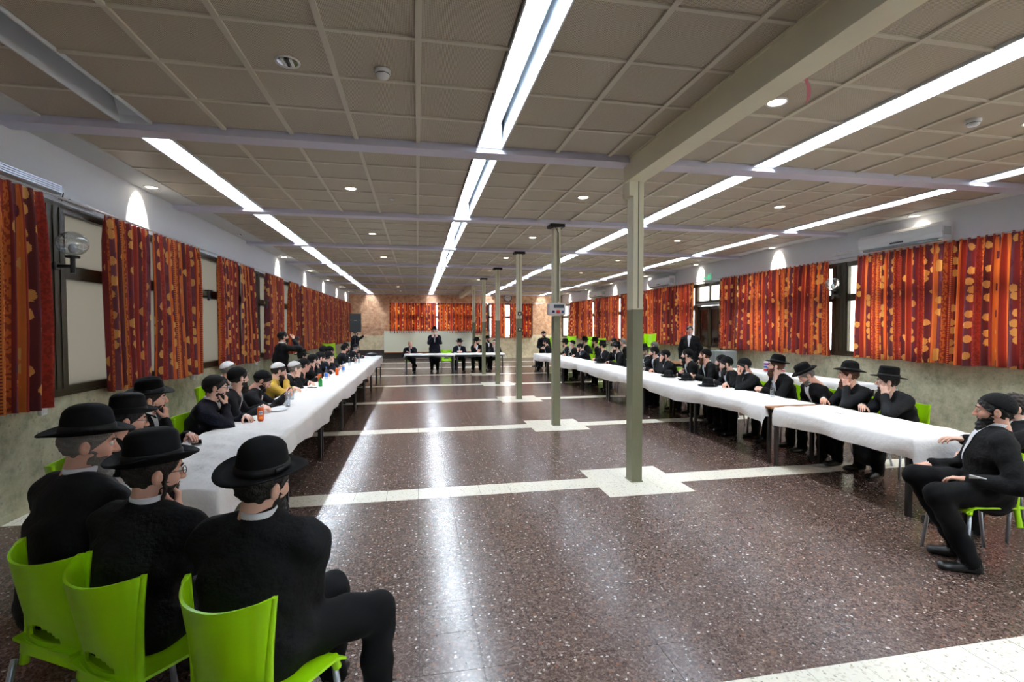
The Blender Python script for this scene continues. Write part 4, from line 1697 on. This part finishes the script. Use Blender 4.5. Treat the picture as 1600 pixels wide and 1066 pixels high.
    if coat:
        if stand:
            E_(H + A3([0, .01, .05]), A3([0, .02, hipz * .5]), (.185 * f, .14 * f), (.21, .16), X, 0, .04)
        else:
            E_(H + A3([0, .05, -.01]), A3([0, .40, .47]), (.19, .10), (.20, .085), X, 0, .03)
            E_(A3([0, .42, .46]), A3([0, .44, .16]), (.20, .07), (.21, .06), X, 0, .03)
    elif stand:
        E_(H + A3([0, .0, .06]), H + A3([0, 0, -.10]), (.18 * f, .13 * f), (.185 * f, .135 * f), X, 0, .03)
    else:
        E_(H + A3([0, -.02, .03]), H + A3([0, .10, .0]), (.19 * f, .11), (.18 * f, .09), X, 0, .04)
    allp = np.concatenate([np.array(p[2]) for p in pr])
    lo, hi = allp.min(0) - .2, allp.max(0) + .2
    lo[2] = max(lo[2], -.03)
    P, D = field(pr, lo, hi, h)
    ph = np.random.RandomState(int(abs(hx * 131 + hy * 977)) % 9999).rand(6) * 6.28
    x, y, z = P[..., 0], P[..., 1], P[..., 2]
    D = D + .0034 * (np.sin(z * 46 + y * 30 + ph[0] + 2 * np.sin(x * 11 + ph[1])) + .8 * np.sin(x * 38 - z * 33 + ph[2] + 1.5 * np.sin(y * 13 + ph[3])) + .6 * np.sin(y * 52 + z * 21 + ph[4]))
    V, Q = nets(D, lo, h)
    ds = np.stack([prim(p, V) for p in pr], 1)
    tg = A3([p[5] for p in pr])[ds.argmin(1)]
    fm = tg[Q[:, 0]]
    # slots: 0 suit 1 trousers 2 skin 3 lips 4 shirt 5 shoe 6 brow 7 eye white 8 iris
    verts, faces, mi = [V], [Q], [fm]
    k = len(V)
    hv, hq, hm = HEAD
    verts.append(hd + hv @ HF.T)
    faces_l = [tuple(r) for r in Q]
    mi_l = list(fm)
    faces_l += [tuple(i + k for i in r) for r in hq]
    mp = {2: 2, 3: 3, 4: 7, 5: 8, 6: 6}
    mi_l += [mp[i] for i in hm]
    k += len(hv)
    for s, Wt, M_, pose in hands:
        v, fq = HAND[pose]
        v = v.copy()
        if s < 0:
            v[:, 0] *= -1
            fq = [r[::-1] for r in fq]
        verts.append(Wt + v @ M_.T)
        faces_l += [tuple(i + k for i in r) for r in fq]
        mi_l += [2] * len(fq)
        k += len(v)
    AV = np.concatenate(verts)
    root = thing('person', label, 'person', tuple(org), ha, group)
    sm = SUITS[suit]
    body = mesh_obj('body', AV, faces_l, [sm, trouser or M_TROU, skin, M_LIP, M_SHIRT, M_SHOE, HAIRS[hair], M_EYEW, M_EYE], root, mi_l, True)
    HMx = Matrix([[*HF[0], hd[0]], [*HF[1], hd[1]], [*HF[2], hd[2]], [0, 0, 0, 1]])

    def part(name, me, m=None, parent=root, mx=None):
        o = bpy.data.objects.new(name, me)
        link(o, parent)
        o.matrix_local = mx if mx is not None else HMx
        if m is not None:
            o.material_slots[0].link = 'OBJECT'
            o.material_slots[0].material = m
        return o
    if not bald:
        part('hair', HM['hair'], HAIRS[hair])
    if beard:
        part('beard', HM[beard], HAIRS[hair])
    if lock:
        part('sidelocks', HM['sidelock'], HAIRS[hair])
    if hat in HATS:
        hm_, rm_ = HATS[hat]
        mx = HMx @ Matrix.Translation((0, -.012, .062)) @ Matrix.Rotation(math.radians(7), 4, 'X')
        o = part('hat', hm_, None, root, mx)
        rb_ = bpy.data.objects.new('hat_ribbon', rm_)
        link(rb_, o)
    elif hat in ('kippah', 'cap', 'white'):
        part('skullcap', HM['kippah' if hat != 'cap' else 'cap'], M_KW if hat == 'white' else M_KB)
    if glasses:
        g = MB()
        for s in (-1, 1):
            c = [(s * .032 + .022 * math.cos(t_ * PI / 6), .104, .010 + .017 * math.sin(t_ * PI / 6)) for t_ in range(13)]
            g.tube(c, .0016, 5, cap=False)
            g.tube([(s * .054, .103, .014), (s * .078, .05, .014), (s * .080, -.01, .010)], .0016, 5)
        g.tube([(-.010, .105, .012), (.010, .105, .012)], .0016, 5)
        o = g.build('glasses', M_BLACKM, root)
        o.matrix_local = HMx
    # white collar and shirt front lying on the chest
    cu = _n(hd - nk + A3([0, -.03, .10]))
    cf = frame(np.cross(cu, X), cu)
    base = nk + (hd - nk) * .35 + A3([0, -.014, .0])
    cm = MB().lathe([(.062, -.03), (.067, -.01), (.065, .010), (.061, .012), (.057, -.03)], 22, sy=1.02, cap=False)
    o = cm.build('shirt_collar', M_SHIRT, root, True)
    o.matrix_local = Matrix([[*cf[0], base[0]], [*cf[1], base[1]], [*cf[2], base[2]], [0, 0, 0, 1]])
    if shirt:
        rows, cols = 12, 7
        pts = []
        fw = np.cross(up_t, X)
        fw = fw if fw[1] > 0 else -fw
        for i in range(rows):
            t_ = i / (rows - 1)
            c = nk + up_t * .035 - up_t * .29 * t_
            wd = .044 * (1 - t_) + .006
            for j in range(cols):
                pts.append(c + X * wd * (-1 + 2 * j / (cols - 1)) + fw * .30)
        pts = A3(pts)
        keep_prims = [p for p in pr if p[5] == 0][:4]
        for _ in range(24):
            pts = pts - fw * np.clip(evalf(keep_prims, pts) - .0045, -.01, .05)[:, None] * .9
        fc = [(i * cols + j, i * cols + j + 1, (i + 1) * cols + j + 1, (i + 1) * cols + j) for i in range(rows - 1) for j in range(cols - 1)]
        mesh_obj('shirt_front', pts + fw * .004, fc, M_SHIRT, root, None, True)
    if not stand and chair:
        cl = chair_label or 'lime green plastic chair under a man at the ' + ('row with the drink cans' if hx < 0 else 'row with the black hats')
        cg = 'chairs of the drink can row' if hx < 0 else 'chairs of the black hat row'
        c = Rz(ha) @ A3([0, .02, 0]) + org
        cp = cpos or (c[0], c[1], face)
        make_chair(cl, cp[0], cp[1], cp[2], 0, cg)
    return root


def table_hat(label, x, y, kind, rz=0, z=TAB + .004):
    t = thing('hat', label, 'hat', (x, y, z + .012), rz, None)
    o = bpy.data.objects.new('felt_body', HATS[kind][0])
    link(o, t)
    o = bpy.data.objects.new('hat_ribbon', HATS[kind][1])
    link(o, t)


FINE = .014
# ---- three men seated at the near end of the drink can row
person('man in wide black coat and broad round-crowned hat, seen from behind beside the wall', (-1.54, 2.66, 1.20), 30, 62, 8, 'round', 'grey', 'beard_full', ('lap', 'lap'), 'coat', h=FINE, fat=1.25, wide=1.25, lean=.12, shirt=False, cpos=(-1.41, 2.44, 29), chair_label='lime green chair under the man in the wide black coat')
person('man in black suit and velvet hat with a long sidelock, hand at his face', (-1.13, 2.38, 1.12), 22, 50, 6, 'velvet', 'brown', 'beard_short', ('lap', 'chin'), 'black', lock=True, h=FINE, glasses=True, lean=.14, shirt=False, fat=1.12, wide=1.1, cpos=(-1.07, 2.20, 35), chair_label='lime green chair under the man in the velvet hat')
person('dark-bearded man in black suit and broad felt hat, arms folded, seen from behind', (-.61, 2.10, 1.125), 16, 34, 4, 'round', 'black', 'beard_long', ('fold', 'fold'), 'black', h=FINE, shirt=False, fat=1.22, wide=1.2, roll=6, lean=.06, cpos=(-.575, 1.95, 32), knees=((-.10, .42, .5), (.38, .27, .5)), chair_label='lime green chair under the man with folded arms')
# ---- drink can row
person('man in black hat and glasses just beyond the wide black coat', (-2.0, 3.88, 1.10), 85, 62, 8, 'velvet', 'black', 'beard_short', ('table', 'chin'), 'black', glasses=True)
person('man in tilted black hat, fingers at his mouth', (-2.22, 4.65, 1.15), 85, 66, 2, 'fedora', 'brown', 'beard_short', ('table', 'chin'), 'black', roll=8)
person('man in navy suit and skullcap leaning his chin on his fist', (-2.05, 5.54, 1.13), 85, 68, 6, 'cap', 'black', 'beard_short', ('table', 'chin'), 'navy', glasses=True)
person('man in black suit looking away towards the head table beside the phone user', (-2.05, 6.2, 1.165), 80, 40, 2, 'cap', 'black', 'beard_full', ('table', 'table'), 'grey')
person('man in white skullcap sitting back against the wall', (-2.85, 8.2, 1.10), 85, 45, 4, 'white', 'grey', 'beard_short', ('lap', 'lap'), 'black')
person('bearded man bent over the phone in his hands', (-1.98, 6.85, 1.06), 85, 75, 34, 'cap', 'black', 'beard_full', ('phone', 'phone'), 'grey')
person('man in mustard yellow jacket and white skullcap, hand over his face', (-2.08, 7.99, 1.085), 80, 60, 16, 'white', 'brown', 'beard_short', ('table', 'brow'), 'yellow', shirt=False)
person('man in black jacket and white skullcap, hand on his cheek', (-2.03, 8.8, 1.05), 80, 60, 10, 'white', 'grey', 'beard_short', ('table', 'cheek'), 'black')
person('standing man in black suit filming beside the window', (-2.95, 11.75, 1.53), 50, 50, -8, 'kippah', 'brown', 'beard_short', ('down', 'cam'), 'black', stand=True)
person('man in black hat sitting behind the white skullcap', (-2.72, 12.5, 1.05), 80, 50, 4, 'flat', 'black', 'beard_short', ('lap', 'lap'), 'black')
person('clean-shaven man in skullcap in the middle of the drink can row', (-2.05, 9.6, 1.05), 80, 50, 6, 'cap', 'black', None, ('clasp', 'clasp'), 'black')
person('man in black suit and skullcap beside the blue bottle', (-2.05, 10.4, 1.09), 80, 50, 6, 'cap', 'black', 'beard_short', ('table', 'chin'), 'black')
person('man in skullcap looking down at the table by the third can', (-2.05, 11.1, 1.09), 80, 60, 18, 'cap', 'brown', 'beard_short', ('clasp', 'clasp'), 'navy', h=.02)
person('man in navy suit leaning forward by the third can', (-1.98, 11.75, 1.08), 80, 45, 6, 'cap', 'black', 'beard_short', ('table', 'cheek'), 'navy', h=.02)
person('man in black skullcap with his hand raised to his mouth', (-2.08, 12.5, 1.165), 80, 50, 4, 'cap', 'black', 'beard_full', ('table', 'chin'), 'black', h=.02)
person('man in black skullcap sitting back behind his neighbours', (-2.35, 13.2, 1.15), 80, 40, 4, 'cap', 'black', 'beard_short', ('lap', 'lap'), 'black', h=.02)
person('man in charcoal jacket leaning over the table near its far end', (-2.08, 14.9, 1.12), 70, 40, 8, 'kippah', 'black', 'beard_short', ('table', 'table'), 'grey', h=.02)
person('man in black suit beside the charcoal jacket', (-2.15, 15.7, 1.15), 70, 40, 6, 'kippah', 'black', 'beard_full', ('table', 'clasp'), 'black', h=.02)
person('man with clasped hands at the far end of the drink can row', (-1.95, 16.5, 1.08), 70, 40, 6, 'kippah', 'grey', 'beard_short', ('clasp', 'clasp'), 'grey', h=.02)
person('standing man in black suit reaching out behind the loudspeaker', (-2.25, 19.0, 1.58), 60, 30, 4, 'kippah', 'black', 'beard_short', ('out', 'down'), 'navy', stand=True, h=.02)
# ---- head table
person('bald man in navy suit with his hand at his chin at the head table', (-.28, 19.45, 1.09), 180, 175, 6, None, 'grey', 'beard_short', ('chin', 'table'), 'navy', h=.02, bald=True, legs='cross', chair_label='lime green chair under the bald man')
person('white-bearded man in long coat and hat standing with a microphone', (.66, 19.42, 1.60), 180, 180, 2, 'round', 'white', 'beard_long', ('mic', 'mic'), 'navy', stand=True, h=.018, coat=True, fat=1.1, glasses=True)
person('man in black hat and open jacket looking down at the head table', (1.625, 19.36, 1.13), 180, 180, 12, 'fedora', 'brown', 'beard_short', ('clasp', 'clasp'), 'navy', h=.02, chair_label='lime green chair under the hatted man looking down')
person('man in black hat turned sideways at the head table', (2.32, 19.40, 1.18), 190, 120, 6, 'fedora', 'black', 'beard_short', ('table', 'fold'), 'black', h=.02, chair_label='lime green chair under the hatted man turned sideways')
person('man in black coat bending behind his neighbours at the head table', (2.80, 19.75, 1.28), 150, 110, 16, 'cap', 'black', 'beard_full', ('down', 'down'), 'coat', stand=True, h=.02)
person('white-bearded man at the corner of the head table', (3.02, 19.36, 1.12), 190, 200, 8, 'kippah', 'white', 'beard_full', ('table', 'chin'), 'grey', h=.02, chair_label='lime green chair under the man at the head table corner')
# ---- black hat row, far to near
person('standing man in dark shirt with joined hands near the stacked chairs', (5.25, 20.1, 1.45), 200, 150, 6, 'kippah', 'black', 'beard_short', ('hips', 'hips'), 'black', stand=True, h=.02, shirt=False)
person('man with crossed legs at the far end of the black hat row', (5.0, 18.85, 1.14), -90, -60, 6, 'kippah', 'black', 'beard_short', ('lap', 'lap'), 'black', h=.02, legs='cross')
person('man leaning in at the far end of the black hat row', (5.32, 17.3, 1.16), -85, -50, 6, 'fedora', 'brown', 'beard_short', ('table', 'table'), 'black', h=.02)
person('old man with long white beard in the black hat row', (5.30, 16.4, 1.16), -85, -60, 6, 'cap', 'white', 'beard_long', ('table', 'table'), 'black', h=.02)
person('man in navy suit bent over with his hand on his brow', (5.30, 15.55, 1.07), -85, -75, 24, 'cap', 'brown', 'beard_short', ('brow', 'clasp'), 'navy', h=.02)
person('man in tall black hat sitting behind the row', (6.0, 17.1, 1.26), -80, -70, 4, 'fedora', 'black', 'beard_short', ('lap', 'lap'), 'black', h=.02)
person('ginger-bearded man in black hat sitting behind the row', (5.95, 15.9, 1.24), -80, -60, 4, 'fedora', 'ginger', 'beard_full', ('lap', 'lap'), 'black', h=.02)
person('man in black hat and white collar with fists on the table', (5.42, 13.85, 1.18), -85, -50, 4, 'flat', 'black', 'beard_full', ('clasp', 'clasp'), 'black', h=.02)
person('man in black hat with his hand on his cheek beyond the near column', (5.42, 12.8, 1.18), -85, -80, 6, 'fedora', 'black', 'beard_full', ('table', 'brow'), 'black', h=.02)
person('bareheaded-looking man in skullcap seated by the far curtain', (6.75, 16.2, 1.30), -80, -60, 2, 'kippah', 'black', 'beard_short', ('lap', 'lap'), 'black', h=.02)
person('grey-haired man seated by the far curtain', (6.75, 15.4, 1.30), -80, -50, 2, None, 'grey', None, ('lap', 'lap'), 'black', h=.02)
person('man in black hat whose face is hidden behind his hat brim', (5.5, 11.25, 1.15), -85, -90, 22, 'flat', 'grey', 'beard_full', ('fold', 'fold'), 'black', h=.02)
person('man in navy suit sitting behind the row by the side table', (6.25, 12.2, 1.24), -80, -40, 0, None, 'grey', 'beard_short', ('lap', 'lap'), 'navy', h=.02)
person('man with his fist to his face beside a water bottle', (5.42, 10.6, 1.16), -85, -60, 6, 'cap', 'black', 'beard_short', ('table', 'cheek'), 'black')
person('man in skullcap leaning his forehead on his hand', (5.35, 9.95, 1.12), -85, -70, 14, 'cap', 'black', 'beard_full', ('brow', 'table'), 'black')
person('standing man in glasses and open-collared suit by the door', (7.2, 12.04, 1.66), -135, -150, 2, None, 'brown', None, ('down', 'down'), 'black', stand=True, glasses=True, fat=1.08)
person('bearded man in skullcap with folded arms behind two hats', (5.5, 9.3, 1.17), -80, -40, 2, 'cap', 'black', 'beard_full', ('fold', 'fold'), 'black')
person('ginger-bearded man in large skullcap beside the three hats', (5.58, 8.78, 1.19), -80, -42, 2, 'cap', 'ginger', 'beard_full', ('table', 'table'), 'black')
person('man half hidden beside the ginger-bearded man', (5.58, 8.25, 1.10), -80, -42, 4, 'cap', 'brown', 'beard_full', ('lap', 'lap'), 'black')
person('man in blue-grey skullcap with his hands joined on the table', (5.32, 7.72, 1.10), -80, -55, 16, 'cap', 'black', 'beard_full', ('clasp', 'clasp'), 'black')
person('man in skullcap hiding his face in his hands', (5.25, 7.15, 1.11), -80, -70, 20, 'cap', 'black', 'beard_full', ('brow', 'table'), 'black')
person('ginger-bearded man in fedora with clasped hands beside the glass bottle', (5.45, 6.66, 1.15), -80, -42, -4, 'fedora', 'ginger', 'beard_full', ('clasp', 'clasp'), 'black')
person('man in black hat bowing his head low', (5.42, 6.02, 1.06), -80, -60, 36, 'velvet', 'grey', 'beard_short', ('lap', 'lap'), 'black')
person('brown-bearded man in broad round hat, one hand spread on the table', (5.46, 5.37, 1.13), -82, -46, 2, 'round', 'ginger', 'beard_full', ('cheek', 'table'), 'coat', h=FINE, coat=True)
person('young bearded man in flat-brimmed hat resting his cheek on his fist', (5.46, 4.84, 1.10), -82, -46, 2, 'flat', 'brown', 'beard_short', ('cheek', 'table'), 'coat', h=FINE, coat=True)
person('man in skullcap on a green chair holding a white paper, beside the table end', (4.19, 2.87, 1.13), -50, -38, 4, 'cap', 'black', 'beard_full', ('lap', 'lap'), 'black', h=FINE, fat=1.1, wide=1.08, lean=-.10, targets=((3.92, 2.82, .64), None), cpos=(4.10, 2.92, -74), chair_label='lime green chair under the man holding a white paper', knees=((.30, .35, .53), (-.06, .43, .60)), legs='back')
person('man stretching his arm across the table end', (4.92, 3.24, 1.06), -72, -50, 4, None, 'brown', 'beard_full', ('table', 'lap'), 'black', h=FINE, lean=.1, targets=((4.12, 3.30, .81), None), chair_label='lime green chair under the man stretching out his arm')

# ================================================================== SMALL THINGS
TZ = TAB + .008


def can(label, x, y, m, z=TZ):
    t = thing('drink_can', label, 'can', (x, y, z))
    MB().lathe([(.024, 0), (.031, .010), (.0325, .02), (.0325, .140), (.030, .15)], 20).build('printed_body', m, t, True)
    MB().lathe([(.030, .15), (.0265, .158), (.0255, .158), (.0245, .154), (.001, .154)], 20).build('lid', M_CANT, t, True)
    MB().lathe([(.0, .1555), (.008, .1555), (.008, .157), (.0, .157)], 8, (0, .006, 0)).build('pull_tab', M_CANT, t)
    return t


c1 = can('orange drink can on the white paper beside a phone', -1.66, 5.66, M_ORANGE)
# printed logo on the near can: dark blue letter shapes on white over an orange disc
lg = MB()


def arcpatch(mb, a0, a1, z0, z1, r, m=0, n=5):
    v = []
    for i in range(n + 1):
        a = a0 + (a1 - a0) * i / n
        v += [(r * math.cos(a), r * math.sin(a), z0), (r * math.cos(a), r * math.sin(a), z1)]
    mb.add(v, [(2 * i, 2 * i + 2, 2 * i + 3, 2 * i + 1) for i in range(n)], m)


ca = math.atan2(-5.66, 1.66)
arcpatch(lg, ca - .62, ca + .62, .072, .112, .0331, 0)
arcpatch(lg, ca - .45, ca + .55, .028, .050, .0331, 1)
lg.build('logo_patch', [M_PLASTW, mat('light_orange_print', (244, 150, 50), .35)], c1)
for k, ch in enumerate('FANTA'):
    tx = bpy.data.curves.new('letter', 'FONT')
    tx.body = ch
    tx.size = .021
    tx.extrude = .0002
    tx.align_x = 'CENTER'
    tx.materials.append(M_BLUES)
    tmp = bpy.data.objects.new('letter', tx)
    link(tmp)
    me = bpy.data.meshes.new_from_object(tmp)
    bpy.data.objects.remove(tmp)
    o = bpy.data.objects.new('letter', me)
    a = ca - .42 + k * .21
    o.location = (.0336 * math.cos(a), .0336 * math.sin(a), .083)
    o.rotation_euler = (PI / 2, 0, a + PI / 2)
    link(o, c1)
can('orange drink can behind the green bottle', -1.76, 9.45, M_ORANGE)
can('orange drink can farther down the row, by the leaning man', -1.66, 10.75, M_ORANGE)


def bottle(label, x, y, body, h=.22, capm=M_PLASTW, lab=None, z=TZ, r=.031):
    t = thing('bottle', label, 'bottle', (x, y, z))
    MB().lathe([(.001, .004), (r * .85, 0), (r, .008), (r, h * .55), (r * .9, h * .66), (r * .45, h * .86), (r * .38, h * .95)], 18).build('body', body, t, True)
    MB().lathe([(r * .44, h * .93), (r * .44, h), (.001, h)], 14).build('cap', capm, t, True)
    if lab:
        MB().lathe([(r + .001, h * .2), (r + .001, h * .48)], 18).build('label', lab, t, True)
    return t


bottle('small green bottle on the white paper', -1.62, 8.75, M_GRC, .17, M_GRC)
bottle('clear glass bottle beside the fedora man', 5.02, 6.2, M_GLASS, .23)
bottle('plastic water bottle with blue label beside the second can', -1.74, 10.0, M_GLASS, .24, M_BLUE, M_BLUE)
bottle('plastic water bottle with blue label beyond the third can', -1.64, 11.5, M_GLASS, .24, M_BLUE, M_BLUE)
for i, (x, y) in enumerate(((-1.74, 13.3), (-1.70, 14.2), (-1.62, 14.35))):
    bottle(['clear water bottle near the charcoal jacket', 'clear water bottle standing with another near the far end', 'shorter clear water bottle standing with another near the far end'][i], x, y, M_GLASS, .23 - .03 * (i == 2))
bottle('clear water bottle in front of the man with his fist to his face', 5.02, 10.3, M_GLASS, .22)
bottle('clear water bottle in front of the bent man in navy', 5.0, 15.8, M_GLASS, .22)


def glass(label, x, y, h=.13, r=.034):
    t = thing('drinking_glass', label, 'glass', (x, y, TZ))
    MB().lathe([(.001, .006), (r * .75, .004), (r, h), (r - .003, h), (r * .72, .010), (.001, .010)], 18).build('cup', M_GLASS, t, True)
    MB().lathe([(.001, 0), (r * .78, 0), (r * .76, .005)], 18).build('base', M_GLASS, t, True)


glass('tall clear glass beside the bent man with the phone', -1.62, 6.62, .19, .036)
glass('clear tumbler near the mustard jacket', -1.72, 7.25, .14)


def phone(label, x, y, a, z=TZ):
    t = thing('phone', label, 'phone', (x, y, z), a)
    MB().bbox(-.038, .038, -.076, .076, 0, .009, .003).build('case', M_PHONE, t)
    MB().box(-.035, .035, -.071, .071, .009, .0096).build('screen', mat('screen_glass', (8, 8, 10), .05), t)


phone('black phone lying beside the near orange can', -1.80, 5.68, 1.2)
phone('black phone on the rumpled paper by the tilted hat', -1.88, 4.65, .4, TZ + .012)
phone('dark phone on the paper beside the white skullcaps', -1.72, 8.6, .9)
t = thing('phone', 'phone held by the bent bearded man', 'phone', (-1.70, 6.92, .90), -.2)
o = MB().bbox(-.038, .038, -.076, .076, 0, .009, .003).build('case', M_PHONE, t)
o.rotation_euler = (.7, 0, -1.4)
tag(MB().lathe([(.001, 0), (.085, .0), (.1, .012), (.098, .013), (.084, .003), (.001, .003)], 24).build('plate', M_PLASTW, None, True, (-1.66, 6.35, TZ)), 'flat white plate beside the tall clear glass', 'plate')
t = thing('bag', 'dark soft bag at the far end of the drink can row', 'bag', (-1.55, 17.5, TZ + .012))
MB().sphere((0, 0, .05), .2, 16, 10, sc=(1, .6, .3)).build('pouch', M_BLACKM, t, True)
MB().tube([(-.15, 0, .08), (-.05, .03, .13), (.08, .02, .12), (.15, 0, .08)], .012, 6).build('strap', M_BLACKM, t, True)
for i, (x, y, r) in enumerate([(-1.7, 15.2, .3), (-1.6, 12.3, -.2), (4.85, 5.0, .4)]):
    tag(MB().box(-.105, .105, -.148, .148, 0, .004).build('paper_sheet', M_PAPER, None, False, (x, y, TZ), r), ['sheet of paper in front of the charcoal jacket', 'sheet of paper beside a raised hand', 'sheet of paper before the flat-brimmed hat'][i], 'paper')
table_hat('black hat lying on the paper before the man with fists on the table', 5.0, 12.95, 'flat')
table_hat('black hat lying crown up beside the folded arms', 4.98, 9.1, 'round')
table_hat('black hat lying between two other hats on the paper', 4.99, 8.45, 'round')
table_hat('black hat lying next to the joined hands', 4.86, 7.55, 'flat')
t = thing('paper', 'white folded paper in the hand of the man on the green chair', 'paper', (3.92, 2.74, .66), .5)
o = MB().box(-.03, .03, -.075, .075, -.003, .003).build('sheet', M_PAPER, t)
o.rotation_euler = (.2, .9, .2)

# loudspeaker on its stand
t = thing('speaker_stand', 'black tripod stand under the loudspeaker', 'stand', (-2.2, 18.35, 0))
MB().tube([(0, 0, .25), (0, 0, 1.57)], .018).build('pole', M_BLACKM, t)
MB().tube([(0, 0, .6), (0, 0, .72)], .03).build('collar', M_BLACKM, t)
for k in range(3):
    a = k * 2 * PI / 3 + .4
    MB().tube([(0, 0, .66), (.5 * math.cos(a), .5 * math.sin(a), .012)], .012).build('leg', M_BLACKM, t)
t = thing('loudspeaker', 'black loudspeaker on a tripod stand by the stone wall', 'loudspeaker', (-2.2, 18.35, 1.57), .2)
v = [(-.2, -.17, 0), (.2, -.17, 0), (.13, .17, 0), (-.13, .17, 0), (-.2, -.17, .66), (.2, -.17, .66), (.13, .17, .66), (-.13, .17, .66)]
MB().add(v, [(0, 3, 2, 1), (4, 5, 6, 7), (0, 1, 5, 4), (1, 2, 6, 5), (2, 3, 7, 6), (3, 0, 4, 7)]).build('cabinet', M_BLACKM, t)
gr = mat('speaker_grille', (30, 31, 34), .5)
MB().bbox(-.18, .18, -.182, -.168, .03, .40, .004).build('grille', gr, t)
MB().bbox(-.13, .13, -.18, -.168, .44, .60, .004).build('horn', gr, t)
MB().box(-.05, .05, -.184, -.182, .415, .43).build('badge', M_RIM, t)
# microphone in the speaking man's hands
t = thing('microphone', 'black hand microphone held by the speaking man', 'microphone', (.66, 19.20, 1.42))
MB().tube([(0, .02, -.16), (0, .02, 0)], [.011, .016], 10).build('handle', M_BLACKM, t, True)
MB().sphere((0, .02, .02), .026, 12, 8).build('grille', M_LEGM, t, True)
# filming man's camera
t = thing('camera', 'small camera held up by the standing man at the window', 'camera', (-2.74, 11.95, 1.50), -.87)
MB().bbox(-.06, .06, -.02, .03, -.04, .04, .006).build('body', M_BLACKM, t)
o = MB().lathe([(.028, 0), (.026, .05), (.022, .05), (.001, .04)], 14).build('lens', M_BLACKM, t, True)
o.location = (0, .03, 0)
o.rotation_euler = (-PI / 2, 0, 0)

# stacked chairs
for (x, y, n, hd, lab, grp) in [(6.9, 21.6, 9, 200, 'lime green chair in a stack beside the standing man with joined hands', 'stack by the joined hands'), (7.45, 20.6, 9, 200, 'lime green chair in a stack under the far red curtain', 'stack under the far curtain'),
                                (7.5, 19.5, 8, 200, 'lime green chair in the stack closest to the side wall', 'stack by the side wall'), (7.55, 15.2, 12, 190, 'lime green chair in the tall stack next to the door curtain', 'tall stack'),
                                (-2.9, 17.6, 7, 10, 'lime green chair in the stack behind the charcoal jacket', 'stack behind the row'), (6.25, 22.2, 8, 200, 'lime green chair in the stack nearest the end wall', 'stack nearest the end wall')]:
    for k in range(n):
        make_chair(lab, x, y - k * .022, hd, k * .062, grp)
make_chair('empty lime green chair beside the speaking man', 1.13, 19.6, 180, 0, 'head table chairs')

# metal cabinet, wall shelf things, packages on the side table
t = thing('metal_cabinet', 'grey metal cabinet under the narrow red curtain', 'cabinet', (7.95, 11.7, 0))
MB().bbox(-.2, .2, -.3, .3, 0, 1.12, .006).build('body', M_GREYM, t)
MB().box(-.212, -.2, -.29, -.005, .03, 1.09).build('door', M_GREYM, t)
MB().box(-.212, -.2, .005, .29, .03, 1.09).build('door', M_GREYM, t)
MB().box(-.225, -.212, -.03, -.015, .5, .65).build('handle', M_CHROME, t)
for i in range(6):
    t = thing('package', 'packet of coloured paper cups on the side table', 'package', (7.62 + .13 * (i % 2), 9.3 + .16 * (i // 2), TZ), 0, 'packets on the side table')
    MB().lathe([(.04, 0), (.05, .02), (.05, .22), (.04, .24)], 14).build('wrap', [M_PLASTW], t, True)
    for k in range(3):
        MB().lathe([(.051, .03 + k * .065), (.0515, .035 + k * .065), (.0515, .07 + k * .065), (.051, .075 + k * .065)], 14).build('print_band', [M_PRODUCT, M_RED, M_BLUE][(k + i) % 3], t, True)
